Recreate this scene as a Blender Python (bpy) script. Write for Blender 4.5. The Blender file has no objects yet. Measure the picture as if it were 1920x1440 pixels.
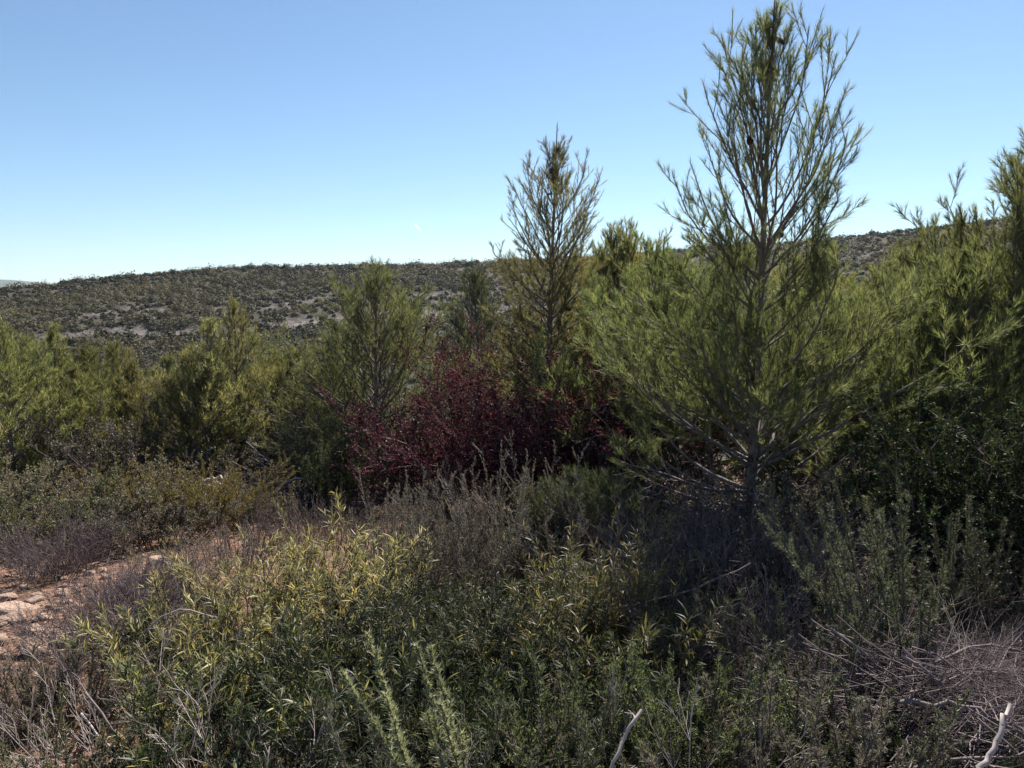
import bpy, math
import numpy as np

# ------------------------------------------------------------------ scene, helpers
scene = bpy.context.scene
COL = scene.collection
R = math.radians
FPX = 1450.0                    # focal length in pixels of a 1920 wide picture
PITCH = R(6.3)                  # the camera looks a little down
CP, SP = math.cos(PITCH), math.sin(PITCH)


def unit(a):
    return a / np.maximum(np.linalg.norm(a, axis=-1, keepdims=True), 1e-9)


def smooth(a, b, x):
    t = np.clip((x - a) / (b - a), 0, 1)
    return t * t * (3 - 2 * t)


# ------------------------------------------------------------------ value noise for terrain
_prm = np.random.default_rng(11).random((256, 256))


def vnoise(x, y):
    xi, yi = np.floor(x).astype(int), np.floor(y).astype(int)
    fx, fy = x - xi, y - yi
    fx, fy = fx * fx * (3 - 2 * fx), fy * fy * (3 - 2 * fy)
    g = lambda i, j: _prm[i % 256, j % 256]
    return ((g(xi, yi) * (1 - fx) + g(xi + 1, yi) * fx) * (1 - fy)
            + (g(xi, yi + 1) * (1 - fx) + g(xi + 1, yi + 1) * fx) * fy) - 0.5


def fbm(x, y, o=4):
    s, a = 0.0, 1.0
    for k in range(o):
        s = s + a * vnoise(x * 2 ** k + 17 * k, y * 2 ** k + 5 * k)
        a *= 0.5
    return s


# crest of the hill: pixel column -> pixel row of the bare ground line (converted to an angle)
CREST_PX = np.array([-2500, -900, -300, 0, 100, 200, 300, 400, 500, 600, 700, 900, 1100, 1300, 1560, 1700, 1800, 1920, 2300, 3000, 5000], float)
CREST_PY = np.array([600, 580, 560, 549, 541, 527, 517, 511, 506, 504, 500, 500, 488, 470, 455, 437, 421, 405, 380, 395, 470], float)
CREST_AZ = np.arctan((CREST_PX - 960) / FPX)
CREST_TAN = (560 - CREST_PY) / FPX * np.cos(CREST_AZ)
RC = 430.0
HAZE = 0.00005
BAND_R = 318.0                  # stony terrace across the hill


def near_h(x, y):
    yy = np.array([-60, -20, -3, 0, 2, 3, 4.5, 6.5, 8, 10, 13, 16, 22, 40, 80, 130, 200])
    zz = np.array([1.5, -0.9, -1.6, -1.7, -1.85, -1.95, -2.12, -2.4, -2.6, -2.85, -3.2, -3.75, -5.1, -10, -21, -29, -33.])
    z = np.interp(y, yy, zz)
    d = np.hypot(x, y)
    z = z + 0.16 * fbm(x * 0.35 + 3, y * 0.35, 3) + 0.05 * fbm(x * 1.7, y * 1.7 + 9, 3)
    z = z - 0.02 * np.clip(np.abs(x) - 6, 0, 30)
    return z


def hill_h(x, y):
    r = np.hypot(x, y)
    az = np.arctan2(x, y)
    ct = np.interp(az, CREST_AZ, CREST_TAN)
    zc = ct * RC
    t = np.clip((r - 185) / (RC - 185), 0, 1)
    z = -33 + (zc + 33) * (t ** 1.02)
    # terrace step: a steep stony bank above a flatter shelf
    br = BAND_R + 14 * np.sin(az * 7 + 1) + 5 * np.sin(az * 23)
    z = z - 2.2 * np.exp(-((r - br - 5) / 16) ** 2) + 1.6 * np.exp(-((r - br - 12) / 9) ** 2)
    # rounded crest
    over = np.clip(r - RC, 0, None)
    z = np.where(r > RC, zc - (over / 60.0) ** 2 * 3.0, z)
    z = np.maximum(z, -75)
    z = z + 2.2 * fbm(x * 0.018, y * 0.018, 3) * smooth(190, 260, r)
    return z


def height(x, y):
    x, y = np.asarray(x, float), np.asarray(y, float)
    r = np.hypot(x, y)
    fwd = smooth(0.05, 0.35, (y + 0.25 * r) / np.maximum(r, 1e-6))
    n, h = near_h(x, y), hill_h(x, y)
    w = smooth(120, 200, r)
    z = n * (1 - w) + np.where(fwd > 0, h * fwd + (-30) * (1 - fwd), -30.0) * w
    return np.where(r > 760, np.minimum(z, -75) * smooth(760, 1200, r) + z * (1 - smooth(760, 1200, r)), z)


def gz(x, y):
    return float(height(np.array([x]), np.array([y]))[0])


def spot(px, y):
    """ground point at distance y ahead, in the column px of the photograph"""
    u = (px - 960) / FPX
    x = u * y
    for _ in range(4):
        z = gz(x, y)
        x = u * (y * CP - z * SP)
    return x, y, gz(x, y)


def top_for(py, y):
    """height (world z) seen at picture row py at distance y"""
    a = math.atan((720 - py) / FPX) - PITCH
    return y * math.tan(a)


# ------------------------------------------------------------------ mesh builder
class MB:
    def __init__(self):
        self.v, self.t, self.f3, self.f4, self.m3, self.m4 = [], [], [], [], [], []
        self.n = 0

    def add(self, V, F, tint=None, mat=0):
        V = np.asarray(V, np.float32).reshape(-1, 3)
        F = np.asarray(F, np.int64)
        if len(V) == 0 or len(F) == 0:
            return self
        if tint is None:
            tint = np.full(len(V), 0.5)
        self.v.append(V)
        self.t.append(np.broadcast_to(np.asarray(tint, np.float32), (len(V),)))
        (self.f3 if F.shape[1] == 3 else self.f4).append(F + self.n)
        (self.m3 if F.shape[1] == 3 else self.m4).append(np.full(len(F), mat, np.int32))
        self.n += len(V)
        return self

    def mesh(self, name, mats, smooth_shade=False):
        me = bpy.data.meshes.new(name)
        V = np.concatenate(self.v)
        T = np.concatenate(self.t)
        f3 = np.concatenate(self.f3) if self.f3 else np.zeros((0, 3), np.int64)
        f4 = np.concatenate(self.f4) if self.f4 else np.zeros((0, 4), np.int64)
        mi = np.concatenate(self.m3 + self.m4)
        me.vertices.add(len(V))
        me.vertices.foreach_set('co', V.astype(np.float32).ravel())
        loops = np.concatenate([f3.ravel(), f4.ravel()]).astype(np.int32)
        me.loops.add(len(loops))
        me.loops.foreach_set('vertex_index', loops)
        starts = np.concatenate([np.arange(len(f3)) * 3, len(f3) * 3 + np.arange(len(f4)) * 4]).astype(np.int32)
        me.polygons.add(len(starts))
        me.polygons.foreach_set('loop_start', starts)
        for m in mats:
            me.materials.append(m)
        me.polygons.foreach_set('material_index', mi)
        if smooth_shade:
            me.polygons.foreach_set('use_smooth', np.ones(len(starts), bool))
        me.update(calc_edges=True)
        a = me.attributes.new('tint', 'FLOAT', 'POINT')
        a.data.foreach_set('value', T.astype(np.float32))
        return me

    def build(self, name, mats, parent=None, smooth_shade=False, kind=None):
        if not isinstance(mats, (list, tuple)):
            mats = [mats]
        o = bpy.data.objects.new(name, self.mesh(name, mats, smooth_shade))
        COL.objects.link(o)
        if parent is not None:
            o.parent = parent
        if kind:
            o['kind'] = kind
        return o


def thing(name, label, cat, loc=(0, 0, 0), rz=0.0, group=None, scale=1.0):
    o = bpy.data.objects.new(name, None)
    COL.objects.link(o)
    o.empty_display_size = 0.2
    o.location = loc
    o.rotation_euler = (0, 0, rz)
    o.scale = (scale,) * 3 if not isinstance(scale, (tuple, list)) else scale
    o['label'] = label
    o['category'] = cat
    if group:
        o['group'] = group
    return o


def copy_thing(src, label, loc, rz, scale=1.0, group=None):
    r = src.copy()
    COL.objects.link(r)
    r.location = loc
    r.rotation_euler = (0, 0, rz)
    r.scale = (scale,) * 3 if not isinstance(scale, (tuple, list)) else scale
    r['label'] = label
    if group:
        r['group'] = group
    for ch in list(src.children):
        c = ch.copy()
        COL.objects.link(c)
        c.parent = r
        for g in list(ch.children):
            d = g.copy()
            COL.objects.link(d)
            d.parent = c
    return r


# ------------------------------------------------------------------ shapes grown in bulk
def perp(D, rng):
    return unit(np.cross(D, unit(rng.normal(size=D.shape))))


def grow(P0, D0, L, K, rng, up=0.0, wob=0.08, bend=None):
    """N polylines of K points; up pulls the direction upward at each step"""
    N = len(P0)
    P = np.empty((N, K, 3))
    P[:, 0] = P0
    d = unit(np.array(D0, float))
    st = np.asarray(L, float)[:, None] / (K - 1)
    upv = np.zeros((N, 3))
    upv[:, 2] = up
    for k in range(1, K):
        P[:, k] = P[:, k - 1] + d * st
        d = d + upv + rng.normal(size=(N, 3)) * wob
        if bend is not None:
            d = d + bend
        d = unit(d)
    return P


def tubes(mb, P, rad, sides=3, mat=0, tint=None, rng=None):
    """rad: (N,K)"""
    N, K, _ = P.shape
    if N == 0:
        return
    T = np.empty_like(P)
    T[:, 1:-1] = P[:, 2:] - P[:, :-2]
    T[:, 0] = P[:, 1] - P[:, 0]
    T[:, -1] = P[:, -1] - P[:, -2]
    T = unit(T)
    ref = np.zeros((N, 1, 3))
    ax = np.abs(T[:, 0]).argmin(axis=1)
    ref[np.arange(N), 0, ax] = 1
    U = unit(ref - (ref * T).sum(-1, keepdims=True) * T)
    W = np.cross(T, U)
    a = np.arange(sides) * 2 * math.pi / sides
    ring = (U[:, :, None] * np.cos(a)[None, None, :, None] + W[:, :, None] * np.sin(a)[None, None, :, None])
    V = P[:, :, None] + ring * np.asarray(rad)[:, :, None, None]
    V = V.reshape(-1, 3)
    n, k, s = np.meshgrid(np.arange(N), np.arange(K - 1), np.arange(sides), indexing='ij')
    s2 = (s + 1) % sides
    b = n * K * sides
    F = np.stack([b + k * sides + s, b + k * sides + s2, b + (k + 1) * sides + s2, b + (k + 1) * sides + s], -1).reshape(-1, 4)
    if tint is None:
        tint = np.full(N, 0.5)
    mb.add(V, F, np.repeat(np.asarray(tint), K * sides), mat)


def taper(N, K, r0, r1):
    r0 = np.broadcast_to(np.asarray(r0, float), (N,))
    r1 = np.broadcast_to(np.asarray(r1, float), (N,))
    t = np.linspace(0, 1, K)
    return r0[:, None] * (1 - t) + r1[:, None] * t


def at(P, i, s):
    """points and tangents on polylines i at fraction s"""
    K = P.shape[1]
    f = np.clip(s, 0, 0.9999) * (K - 1)
    k = f.astype(int)
    w = (f - k)[:, None]
    a, b = P[i, k], P[i, k + 1]
    return a * (1 - w) + b * w, unit(b - a)


def along(L, density, s0, s1, rng):
    """parent index and fraction, density per metre"""
    n = rng.poisson(np.asarray(L) * density * (s1 - s0))
    i = np.repeat(np.arange(len(L)), n)
    return i, s0 + (s1 - s0) * rng.random(len(i))


def offshoots(P, L, per, s0, s1, ang, lf, rng, K=5, up=0.05, wob=0.06, lift=0.2, taperl=0.6, lmin=0.05):
    """children of polylines: per = children per parent"""
    N = len(P)
    if N == 0:
        return np.zeros((0, K, 3)), np.zeros(0), np.zeros(0), np.zeros(0, int)
    i = np.repeat(np.arange(N), per)
    j = np.tile(np.arange(per), N)
    s = s0 + (s1 - s0) * (j + rng.random(len(i))) / per
    p, t = at(P, i, s)
    a = R(1) * (ang + rng.normal(size=len(i)) * ang * 0.22)
    d = t * np.cos(a)[:, None] + perp(t, rng) * np.sin(a)[:, None]
    d[:, 2] += lift
    ln = np.maximum(L[i] * lf * (1 - taperl * s) * rng.uniform(0.6, 1.25, len(i)), lmin)
    Q = grow(p, unit(d), ln, K, rng, up, wob)
    return Q, ln, s, i


def needles(mb, p, d, ln, w, mat, tint, rng):
    """single sharp triangles"""
    n = len(p)
    s = perp(d, rng) * (w * 0.5) if np.isscalar(w) else perp(d, rng) * (w[:, None] * 0.5)
    V = np.stack([p - s, p + s, p + d * ln[:, None]], 1).reshape(-1, 3)
    F = np.arange(n * 3).reshape(-1, 3)
    mb.add(V, F, np.repeat(tint, 3), mat)


def lance(mb, p, d, ln, w, droop, mat, tint, rng, nrm=None):
    """narrow curved leaves with a point at the end"""
    n = len(p)
    if nrm is None:
        nrm = np.tile([0., 0, 1], (n, 1)) + rng.normal(size=(n, 3)) * 0.5
    s = unit(np.cross(d, nrm))
    nn = unit(np.cross(s, d))
    C = lambda t: p + d * (ln * t)[:, None] - nn * (ln * droop * t * t)[:, None]
    w = np.broadcast_to(np.asarray(w, float), (n,))[:, None]
    c1, c2 = C(0.35), C(0.7)
    V = np.stack([p, c1 - s * w * .5, c1 + s * w * .5, c2 - s * w * .38, c2 + s * w * .38, C(1.0)], 1).reshape(-1, 3)
    b = np.arange(n)[:, None] * 6
    tt = np.repeat(tint, 6)
    F3 = np.concatenate([b + [0, 2, 1], b + [3, 4, 5]])
    F4 = b + [1, 2, 4, 3]
    nb = mb.n
    mb.add(V, F3, tt, mat)
    mb.f4.append(F4 + nb)
    mb.m4.append(np.full(len(F4), mat, np.int32))


def ovate(mb, p, d, ln, w, mat, tint, rng, fold=0.15, nrm=None):
    n = len(p)
    if nrm is None:
        nrm = unit(rng.normal(size=(n, 3)) + [0, 0, 0.6])
    s = unit(np.cross(d, nrm))
    nn = unit(np.cross(s, d))
    w = np.broadcast_to(np.asarray(w, float), (n,))[:, None]
    m = p + d * (ln * 0.45)[:, None] + nn * (ln * fold)[:, None]
    V = np.stack([p, m + s * w * .5, p + d * ln[:, None], m - s * w * .5], 1).reshape(-1, 3)
    b = np.arange(n)[:, None] * 4
    F = np.concatenate([b + [0, 1, 2], b + [0, 2, 3]])
    mb.add(V, F, np.repeat(tint, 4), mat)


# ------------------------------------------------------------------ materials
def new_mat(name):
    m = bpy.data.materials.new(name)
    m.use_nodes = True
    nt = m.node_tree
    for n in list(nt.nodes):
        nt.nodes.remove(n)
    return m, nt, nt.nodes.new, nt.links.new


def ramp(nt, stops):
    n = nt.nodes.new('ShaderNodeValToRGB')
    e = n.color_ramp.elements
    while len(e) < len(stops):
        e.new(0.5)
    for k, (p, c) in enumerate(stops):
        e[k].position = p
        e[k].color = (*c, 1)
    return n


def leaf_mat(name, stops, trans=0.35, tcol=1.3, rough=0.45, spec=0.4, var=0.25):
    """leaves: a tint of their own per leaf, a small shift per plant, light passing through"""
    m, nt, N, L = new_mat(name)
    out = N('ShaderNodeOutputMaterial')
    at_ = N('ShaderNodeAttribute')
    at_.attribute_name = 'tint'
    oi = N('ShaderNodeObjectInfo')
    r = ramp(nt, stops)
    L(at_.outputs['Fac'], r.inputs[0])
    hs = N('ShaderNodeHueSaturation')
    mr = N('ShaderNodeMapRange')
    mr.inputs[3].default_value = 1 - var
    mr.inputs[4].default_value = 1 + var
    L(oi.outputs['Random'], mr.inputs[0])
    L(mr.outputs[0], hs.inputs['Value'])
    mh = N('ShaderNodeMapRange')
    mh.inputs[3].default_value = 0.485
    mh.inputs[4].default_value = 0.515
    L(oi.outputs['Random'], mh.inputs[0])
    L(mh.outputs[0], hs.inputs['Hue'])
    L(r.outputs[0], hs.inputs['Color'])
    b = N('ShaderNodeBsdfPrincipled')
    b.inputs['Roughness'].default_value = rough
    b.inputs['Specular IOR Level'].default_value = spec
    L(hs.outputs[0], b.inputs['Base Color'])
    if trans > 0:
        t = N('ShaderNodeBsdfTranslucent')
        mc = N('ShaderNodeMix')
        mc.data_type = 'RGBA'
        mc.blend_type = 'MULTIPLY'
        mc.inputs['Factor'].default_value = 1
        L(hs.outputs[0], mc.inputs['A'])
        mc.inputs['B'].default_value = (tcol * 1.08, tcol * 1.04, tcol * 0.70, 1)
        L(mc.outputs['Result'], t.inputs[0])
        mx = N('ShaderNodeMixShader')
        mx.inputs[0].default_value = trans
        L(b.outputs[0], mx.inputs[1])
        L(t.outputs[0], mx.inputs[2])
        L(mx.outputs[0], out.inputs[0])
    else:
        L(b.outputs[0], out.inputs[0])
    return m


def wood_mat(name, c0, c1, scale=30.0, rough=0.85):
    m, nt, N, L = new_mat(name)
    out = N('ShaderNodeOutputMaterial')
    b = N('ShaderNodeBsdfPrincipled')
    b.inputs['Roughness'].default_value = rough
    b.inputs['Specular IOR Level'].default_value = 0.25
    tc = N('ShaderNodeTexCoord')
    mp = N('ShaderNodeMapping')
    mp.inputs['Scale'].default_value = (1, 1, 0.35)
    no = N('ShaderNodeTexNoise')
    no.inputs['Scale'].default_value = scale
    no.inputs['Detail'].default_value = 5
    L(tc.outputs['Object'], mp.inputs[0])
    L(mp.outputs[0], no.inputs['Vector'])
    at_ = N('ShaderNodeAttribute')
    at_.attribute_name = 'tint'
    ad = N('ShaderNodeMath')
    ad.operation = 'ADD'
    L(no.outputs['Fac'], ad.inputs[0])
    L(at_.outputs['Fac'], ad.inputs[1])
    su = N('ShaderNodeMath')
    su.operation = 'SUBTRACT'
    su.inputs[1].default_value = 0.5
    L(ad.outputs[0], su.inputs[0])
    r = ramp(nt, [(0.2, c0), (0.8, c1)])
    L(su.outputs[0], r.inputs[0])
    L(r.outputs[0], b.inputs['Base Color'])
    bp = N('ShaderNodeBump')
    bp.inputs['Strength'].default_value = 0.5
    bp.inputs['Distance'].default_value = 0.005
    L(no.outputs['Fac'], bp.inputs['Height'])
    L(bp.outputs[0], b.inputs['Normal'])
    L(b.outputs[0], out.inputs[0])
    return m


def stone_mat(name, stops, scale, bump=0.02):
    m, nt, N, L = new_mat(name)
    out = N('ShaderNodeOutputMaterial')
    b = N('ShaderNodeBsdfPrincipled')
    b.inputs['Roughness'].default_value = 0.9
    b.inputs['Specular IOR Level'].default_value = 0.2
    tc = N('ShaderNodeTexCoord')
    no = N('ShaderNodeTexNoise')
    no.inputs['Scale'].default_value = scale
    no.inputs['Detail'].default_value = 8
    no.inputs['Roughness'].default_value = 0.65
    L(tc.outputs['Object'], no.inputs['Vector'])
    r = ramp(nt, stops)
    L(no.outputs['Fac'], r.inputs[0])
    L(r.outputs[0], b.inputs['Base Color'])
    bp = N('ShaderNodeBump')
    bp.inputs['Strength'].default_value = 0.7
    bp.inputs['Distance'].default_value = bump
    L(no.outputs['Fac'], bp.inputs['Height'])
    L(bp.outputs[0], b.inputs['Normal'])
    L(b.outputs[0], out.inputs[0])
    return m


def soil_mat():
    """red brown soil with pale chips and dark leaf litter"""
    m, nt, N, L = new_mat('soil')
    out = N('ShaderNodeOutputMaterial')
    b = N('ShaderNodeBsdfPrincipled')
    b.inputs['Roughness'].default_value = 0.95
    b.inputs['Specular IOR Level'].default_value = 0.15
    tc = N('ShaderNodeTexCoord')
    n1 = N('ShaderNodeTexNoise')
    n1.inputs['Scale'].default_value = 1.3
    n1.inputs['Detail'].default_value = 8
    n1.inputs['Roughness'].default_value = 0.7
    n2 = N('ShaderNodeTexNoise')
    n2.inputs['Scale'].default_value = 22
    n2.inputs['Detail'].default_value = 6
    vo = N('ShaderNodeTexVoronoi')
    vo.inputs['Scale'].default_value = 26
    vo.inputs['Randomness'].default_value = 1
    for n in (n1, n2, vo):
        L(tc.outputs['Object'], n.inputs['Vector'])
    r1 = ramp(nt, [(0.3, (0.085, 0.055, 0.043)), (0.52, (0.19, 0.108, 0.075)), (0.7, (0.30, 0.18, 0.13))])
    L(n1.outputs['Fac'], r1.inputs[0])
    r2 = ramp(nt, [(0.35, (0.35, 0.33, 0.32)), (0.65, (1.35, 1.3, 1.25))])
    L(n2.outputs['Fac'], r2.inputs[0])
    mu = N('ShaderNodeMix')
    mu.data_type = 'RGBA'
    mu.blend_type = 'MULTIPLY'
    mu.inputs['Factor'].default_value = 1
    L(r1.outputs[0], mu.inputs['A'])
    L(r2.outputs[0], mu.inputs['B'])
    chip = ramp(nt, [(0.12, (1, 1, 1)), (0.2, (0, 0, 0))])
    L(vo.outputs['Distance'], chip.inputs[0])
    mx = N('ShaderNodeMix')
    mx.data_type = 'RGBA'
    L(chip.outputs[0], mx.inputs['Factor'])
    L(mu.outputs['Result'], mx.inputs['A'])
    mx.inputs['B'].default_value = (0.45, 0.34, 0.28, 1)
    L(mx.outputs['Result'], b.inputs['Base Color'])
    bp = N('ShaderNodeBump')
    bp.inputs['Strength'].default_value = 0.9
    bp.inputs['Distance'].default_value = 0.03
    L(n2.outputs['Fac'], bp.inputs['Height'])
    L(bp.outputs[0], b.inputs['Normal'])
    L(b.outputs[0], out.inputs[0])
    return m


def hill_mat():
    """low brown scrub and thin soil, pale broken limestone where the bank is bare (share per vertex)"""
    m, nt, N, L = new_mat('hill_ground')
    out = N('ShaderNodeOutputMaterial')
    b = N('ShaderNodeBsdfPrincipled')
    b.inputs['Roughness'].default_value = 0.95
    b.inputs['Specular IOR Level'].default_value = 0.1
    tc = N('ShaderNodeTexCoord')
    no = N('ShaderNodeTexNoise')
    no.inputs['Scale'].default_value = 0.35
    no.inputs['Detail'].default_value = 8
    no.inputs['Roughness'].default_value = 0.7
    L(tc.outputs['Object'], no.inputs['Vector'])
    r1 = ramp(nt, [(0.3, (0.030, 0.027, 0.019)), (0.52, (0.055, 0.048, 0.036)), (0.68, (0.14, 0.118, 0.105))])
    r2 = ramp(nt, [(0.3, (0.15, 0.13, 0.12)), (0.5, (0.20, 0.175, 0.17)), (0.7, (0.34, 0.30, 0.295))])
    L(no.outputs['Fac'], r1.inputs[0])
    L(no.outputs['Fac'], r2.inputs[0])
    at_ = N('ShaderNodeAttribute')
    at_.attribute_name = 'tint'
    mx = N('ShaderNodeMix')
    mx.data_type = 'RGBA'
    L(at_.outputs['Fac'], mx.inputs['Factor'])
    L(r1.outputs[0], mx.inputs['A'])
    L(r2.outputs[0], mx.inputs['B'])
    L(mx.outputs['Result'], b.inputs['Base Color'])
    bp = N('ShaderNodeBump')
    bp.inputs['Strength'].default_value = 0.8
    bp.inputs['Distance'].default_value = 0.5
    L(no.outputs['Fac'], bp.inputs['Height'])
    L(bp.outputs[0], b.inputs['Normal'])
    L(b.outputs[0], out.inputs[0])
    return m


M_NEEDLE = leaf_mat('pine_needles', [(0.0, (0.045, 0.056, 0.027)), (0.55, (0.104, 0.120, 0.050)), (1.0, (0.21, 0.21, 0.105))], 0.45, 1.75, 0.5, 0.3)
M_NEEDLE_LUSH = leaf_mat('pine_needles_lush', [(0.0, (0.06, 0.068, 0.026)), (0.55, (0.128, 0.136, 0.056)), (1.0, (0.235, 0.22, 0.105))], 0.5, 1.8, 0.5, 0.3)
M_NEEDLE_PALE = leaf_mat('pine_needles_pale', [(0.0, (0.075, 0.08, 0.035)), (0.55, (0.165, 0.165, 0.072)), (1.0, (0.28, 0.25, 0.125))], 0.55, 1.7, 0.5, 0.3)
M_NEEDLE_DARK = leaf_mat('pine_needles_dark', [(0.0, (0.026, 0.038, 0.020)), (0.6, (0.062, 0.074, 0.036)), (1.0, (0.12, 0.128, 0.062))], 0.4, 1.6, 0.5, 0.3)
M_BARK = wood_mat('pine_bark', (0.085, 0.070, 0.062), (0.25, 0.21, 0.185))
M_TWIG = wood_mat('dead_twig', (0.085, 0.063, 0.062), (0.25, 0.20, 0.193))
M_PALE = wood_mat('bleached_wood', (0.26, 0.21, 0.19), (0.50, 0.43, 0.39))
M_STEM = wood_mat('shrub_stem', (0.075, 0.055, 0.05), (0.20, 0.15, 0.13))
M_CONE = wood_mat('pine_cone', (0.05, 0.028, 0.02), (0.16, 0.085, 0.05), 60)
M_WILLOWY = leaf_mat('narrow_leaves', [(0.0, (0.10, 0.07, 0.045)), (0.09, (0.085, 0.065, 0.04)), (0.14, (0.05, 0.06, 0.026)), (0.5, (0.10, 0.11, 0.046)), (0.85, (0.195, 0.175, 0.075)), (1.0, (0.36, 0.29, 0.14))], 0.38, 1.5, 0.5, 0.3)
M_WILLOWY_DARK = leaf_mat('narrow_leaves_dark_plus_shade', [(0.0, (0.020, 0.03, 0.013)), (0.6, (0.038, 0.050, 0.021)), (0.94, (0.11, 0.12, 0.048)), (1.0, (0.30, 0.27, 0.10))], 0.33, 1.3, 0.5, 0.3)  # dark green leaves, darkened further in place of the thicket's deep shade
M_ROSEMARY = leaf_mat('rosemary_leaves', [(0.0, (0.045, 0.054, 0.033)), (0.6, (0.115, 0.125, 0.078)), (1.0, (0.27, 0.275, 0.185))], 0.22, 1.2, 0.5, 0.35)
M_ROSEMARY_PALE = leaf_mat('pale_rosemary_leaves', [(0.0, (0.075, 0.088, 0.052)), (0.6, (0.17, 0.185, 0.112)), (1.0, (0.34, 0.35, 0.23))], 0.36, 1.3, 0.45, 0.4)
M_ROSEMARY_GREY = leaf_mat('grey_heath_leaves', [(0.0, (0.085, 0.075, 0.066)), (0.6, (0.18, 0.162, 0.135)), (1.0, (0.32, 0.29, 0.24))], 0.25, 1.2, 0.6, 0.3)
M_FRESH = leaf_mat('fresh_small_leaves', [(0.0, (0.045, 0.062, 0.027)), (0.6, (0.105, 0.132, 0.055)), (1.0, (0.22, 0.24, 0.115))], 0.35, 1.4, 0.45, 0.4)
M_RED = leaf_mat('dark_red_leaves', [(0.0, (0.032, 0.011, 0.017)), (0.5, (0.098, 0.018, 0.040)), (0.85, (0.16, 0.034, 0.060)), (0.93, (0.13, 0.065, 0.045)), (1.0, (0.11, 0.11, 0.05))], 0.3, 1.3, 0.6, 0.2)
M_OLIVEGREY = leaf_mat('olive_grey_leaves', [(0.0, (0.078, 0.070, 0.052)), (0.6, (0.165, 0.150, 0.108)), (1.0, (0.30, 0.27, 0.195))], 0.32, 1.3, 0.55, 0.3)
M_GREYLEAF = leaf_mat('grey_leaves', [(0.0, (0.055, 0.048, 0.040)), (0.6, (0.115, 0.10, 0.082)), (1.0, (0.21, 0.185, 0.155))], 0.2, 1.1, 0.6, 0.2)
M_GLOSSY_AND_SHADE = leaf_mat('glossy_and_shade_leaves', [(0.0, (0.016, 0.026, 0.012)), (0.6, (0.032, 0.048, 0.018)), (1.0, (0.075, 0.095, 0.034))], 0.25, 1.3, 0.6, 0.2)  # own colour of the broadleaf shrubs; stands in for shade on low fillers
M_GOLD = leaf_mat('golden_leaves', [(0.0, (0.08, 0.07, 0.02)), (0.6, (0.20, 0.170, 0.055)), (1.0, (0.37, 0.29, 0.10))], 0.35, 1.4, 0.5, 0.3)
M_HILL = leaf_mat('hill_scrub', [(0.0, (0.045, 0.042, 0.030)), (0.5, (0.095, 0.082, 0.046)), (1.0, (0.18, 0.150, 0.088))], 0.25, 1.1, 0.7, 0.2, 0.0)
M_ROCK = stone_mat('pale_limestone', [(0.3, (0.18, 0.11, 0.08)), (0.5, (0.36, 0.245, 0.185)), (0.7, (0.56, 0.43, 0.35))], 9)
M_SOIL = soil_mat()
M_HILLSOIL = hill_mat()
M_FAR = stone_mat('far_hill_wood', [(0.3, (0.05, 0.06, 0.035)), (0.7, (0.10, 0.11, 0.065))], 0.01, 1.0)
M_CLOUD, _nt, _N, _L = new_mat('ice_trail')
_o = _N('ShaderNodeOutputMaterial'); _d = _N('ShaderNodeBsdfTranslucent'); _d.inputs[0].default_value = (0.9, 0.9, 0.9, 1)
_tb = _N('ShaderNodeBsdfTransparent'); _mx = _N('ShaderNodeMixShader'); _mx.inputs[0].default_value = 0.5
_L(_tb.outputs[0], _mx.inputs[1]); _L(_d.outputs[0], _mx.inputs[2]); _L(_mx.outputs[0], _o.inputs[0])

# ------------------------------------------------------------------ ground, hillside, distant hills
def polar(r_list, az, name, mat):
    rr, aa = np.meshgrid(r_list, az, indexing='ij')
    x, y = rr * np.sin(aa), rr * np.cos(aa)
    V = np.stack([x, y, height(x, y)], -1).reshape(-1, 3)
    nr, na = rr.shape
    i, j = np.meshgrid(np.arange(nr - 1), np.arange(na - 1), indexing='ij')
    F = np.stack([i * na + j, (i + 1) * na + j, (i + 1) * na + j + 1, i * na + j + 1], -1).reshape(-1, 4)
    mb = MB()
    px = np.tan(np.clip(aa, -1.2, 1.2)) * FPX + 960
    brr = BAND_R + 14 * np.sin(aa * 7 + 1) + 5 * np.sin(aa * 23)
    stone = (np.exp(-((rr - brr - 1) / 6.0) ** 2) + .5 * np.exp(-((rr - brr - 34) / 5.0) ** 2)) * (px > -200) * (px < 980) * np.clip(0.65 + 0.9 * fbm(aa * 40, rr * 0.08, 3), 0, 1)
    mb.add(V, F, stone.ravel())
    return mb.build(name, mat, kind='structure', smooth_shade=True)


R_SPLIT = 150.0
az_full = np.linspace(-math.pi, math.pi, 721)
polar(np.concatenate([[0.01], np.geomspace(0.4, R_SPLIT, 330)]), az_full, 'ground', M_SOIL)
polar(np.concatenate([np.linspace(R_SPLIT, 520, 130), np.geomspace(530, 9400, 50)]), az_full, 'hillside', M_HILLSOIL)

mb = MB()
azs = np.linspace(R(-75), R(75), 260)
rws = np.linspace(0, 1, 14)
RD = 7000.0
hh = np.interp((np.tan(np.clip(azs, -1.3, 1.3)) * FPX + 960), [-3000, -700, -200, 0, 60, 110, 300, 700, 1700, 4000], [520, 515, 520, 526, 528, 532, 545, 548, 545, 540])
zt = (560 - hh) / FPX * np.cos(azs) * RD + 10 * fbm(azs * 60, azs * 0, 4)
prof = np.sin(rws * math.pi)
VV = np.stack([(RD - 1600 + 3200 * rws)[:, None] * np.sin(azs)[None], (RD - 1600 + 3200 * rws)[:, None] * np.cos(azs)[None],
               -78 + (zt[None] + 78) * prof[:, None] + 40 * fbm(azs[None] * 30 + rws[:, None] * 3, rws[:, None] * 9 + azs[None] * 0, 3) * prof[:, None] * (1 - prof[:, None])], -1)
i, j = np.meshgrid(np.arange(13), np.arange(259), indexing='ij')
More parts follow.
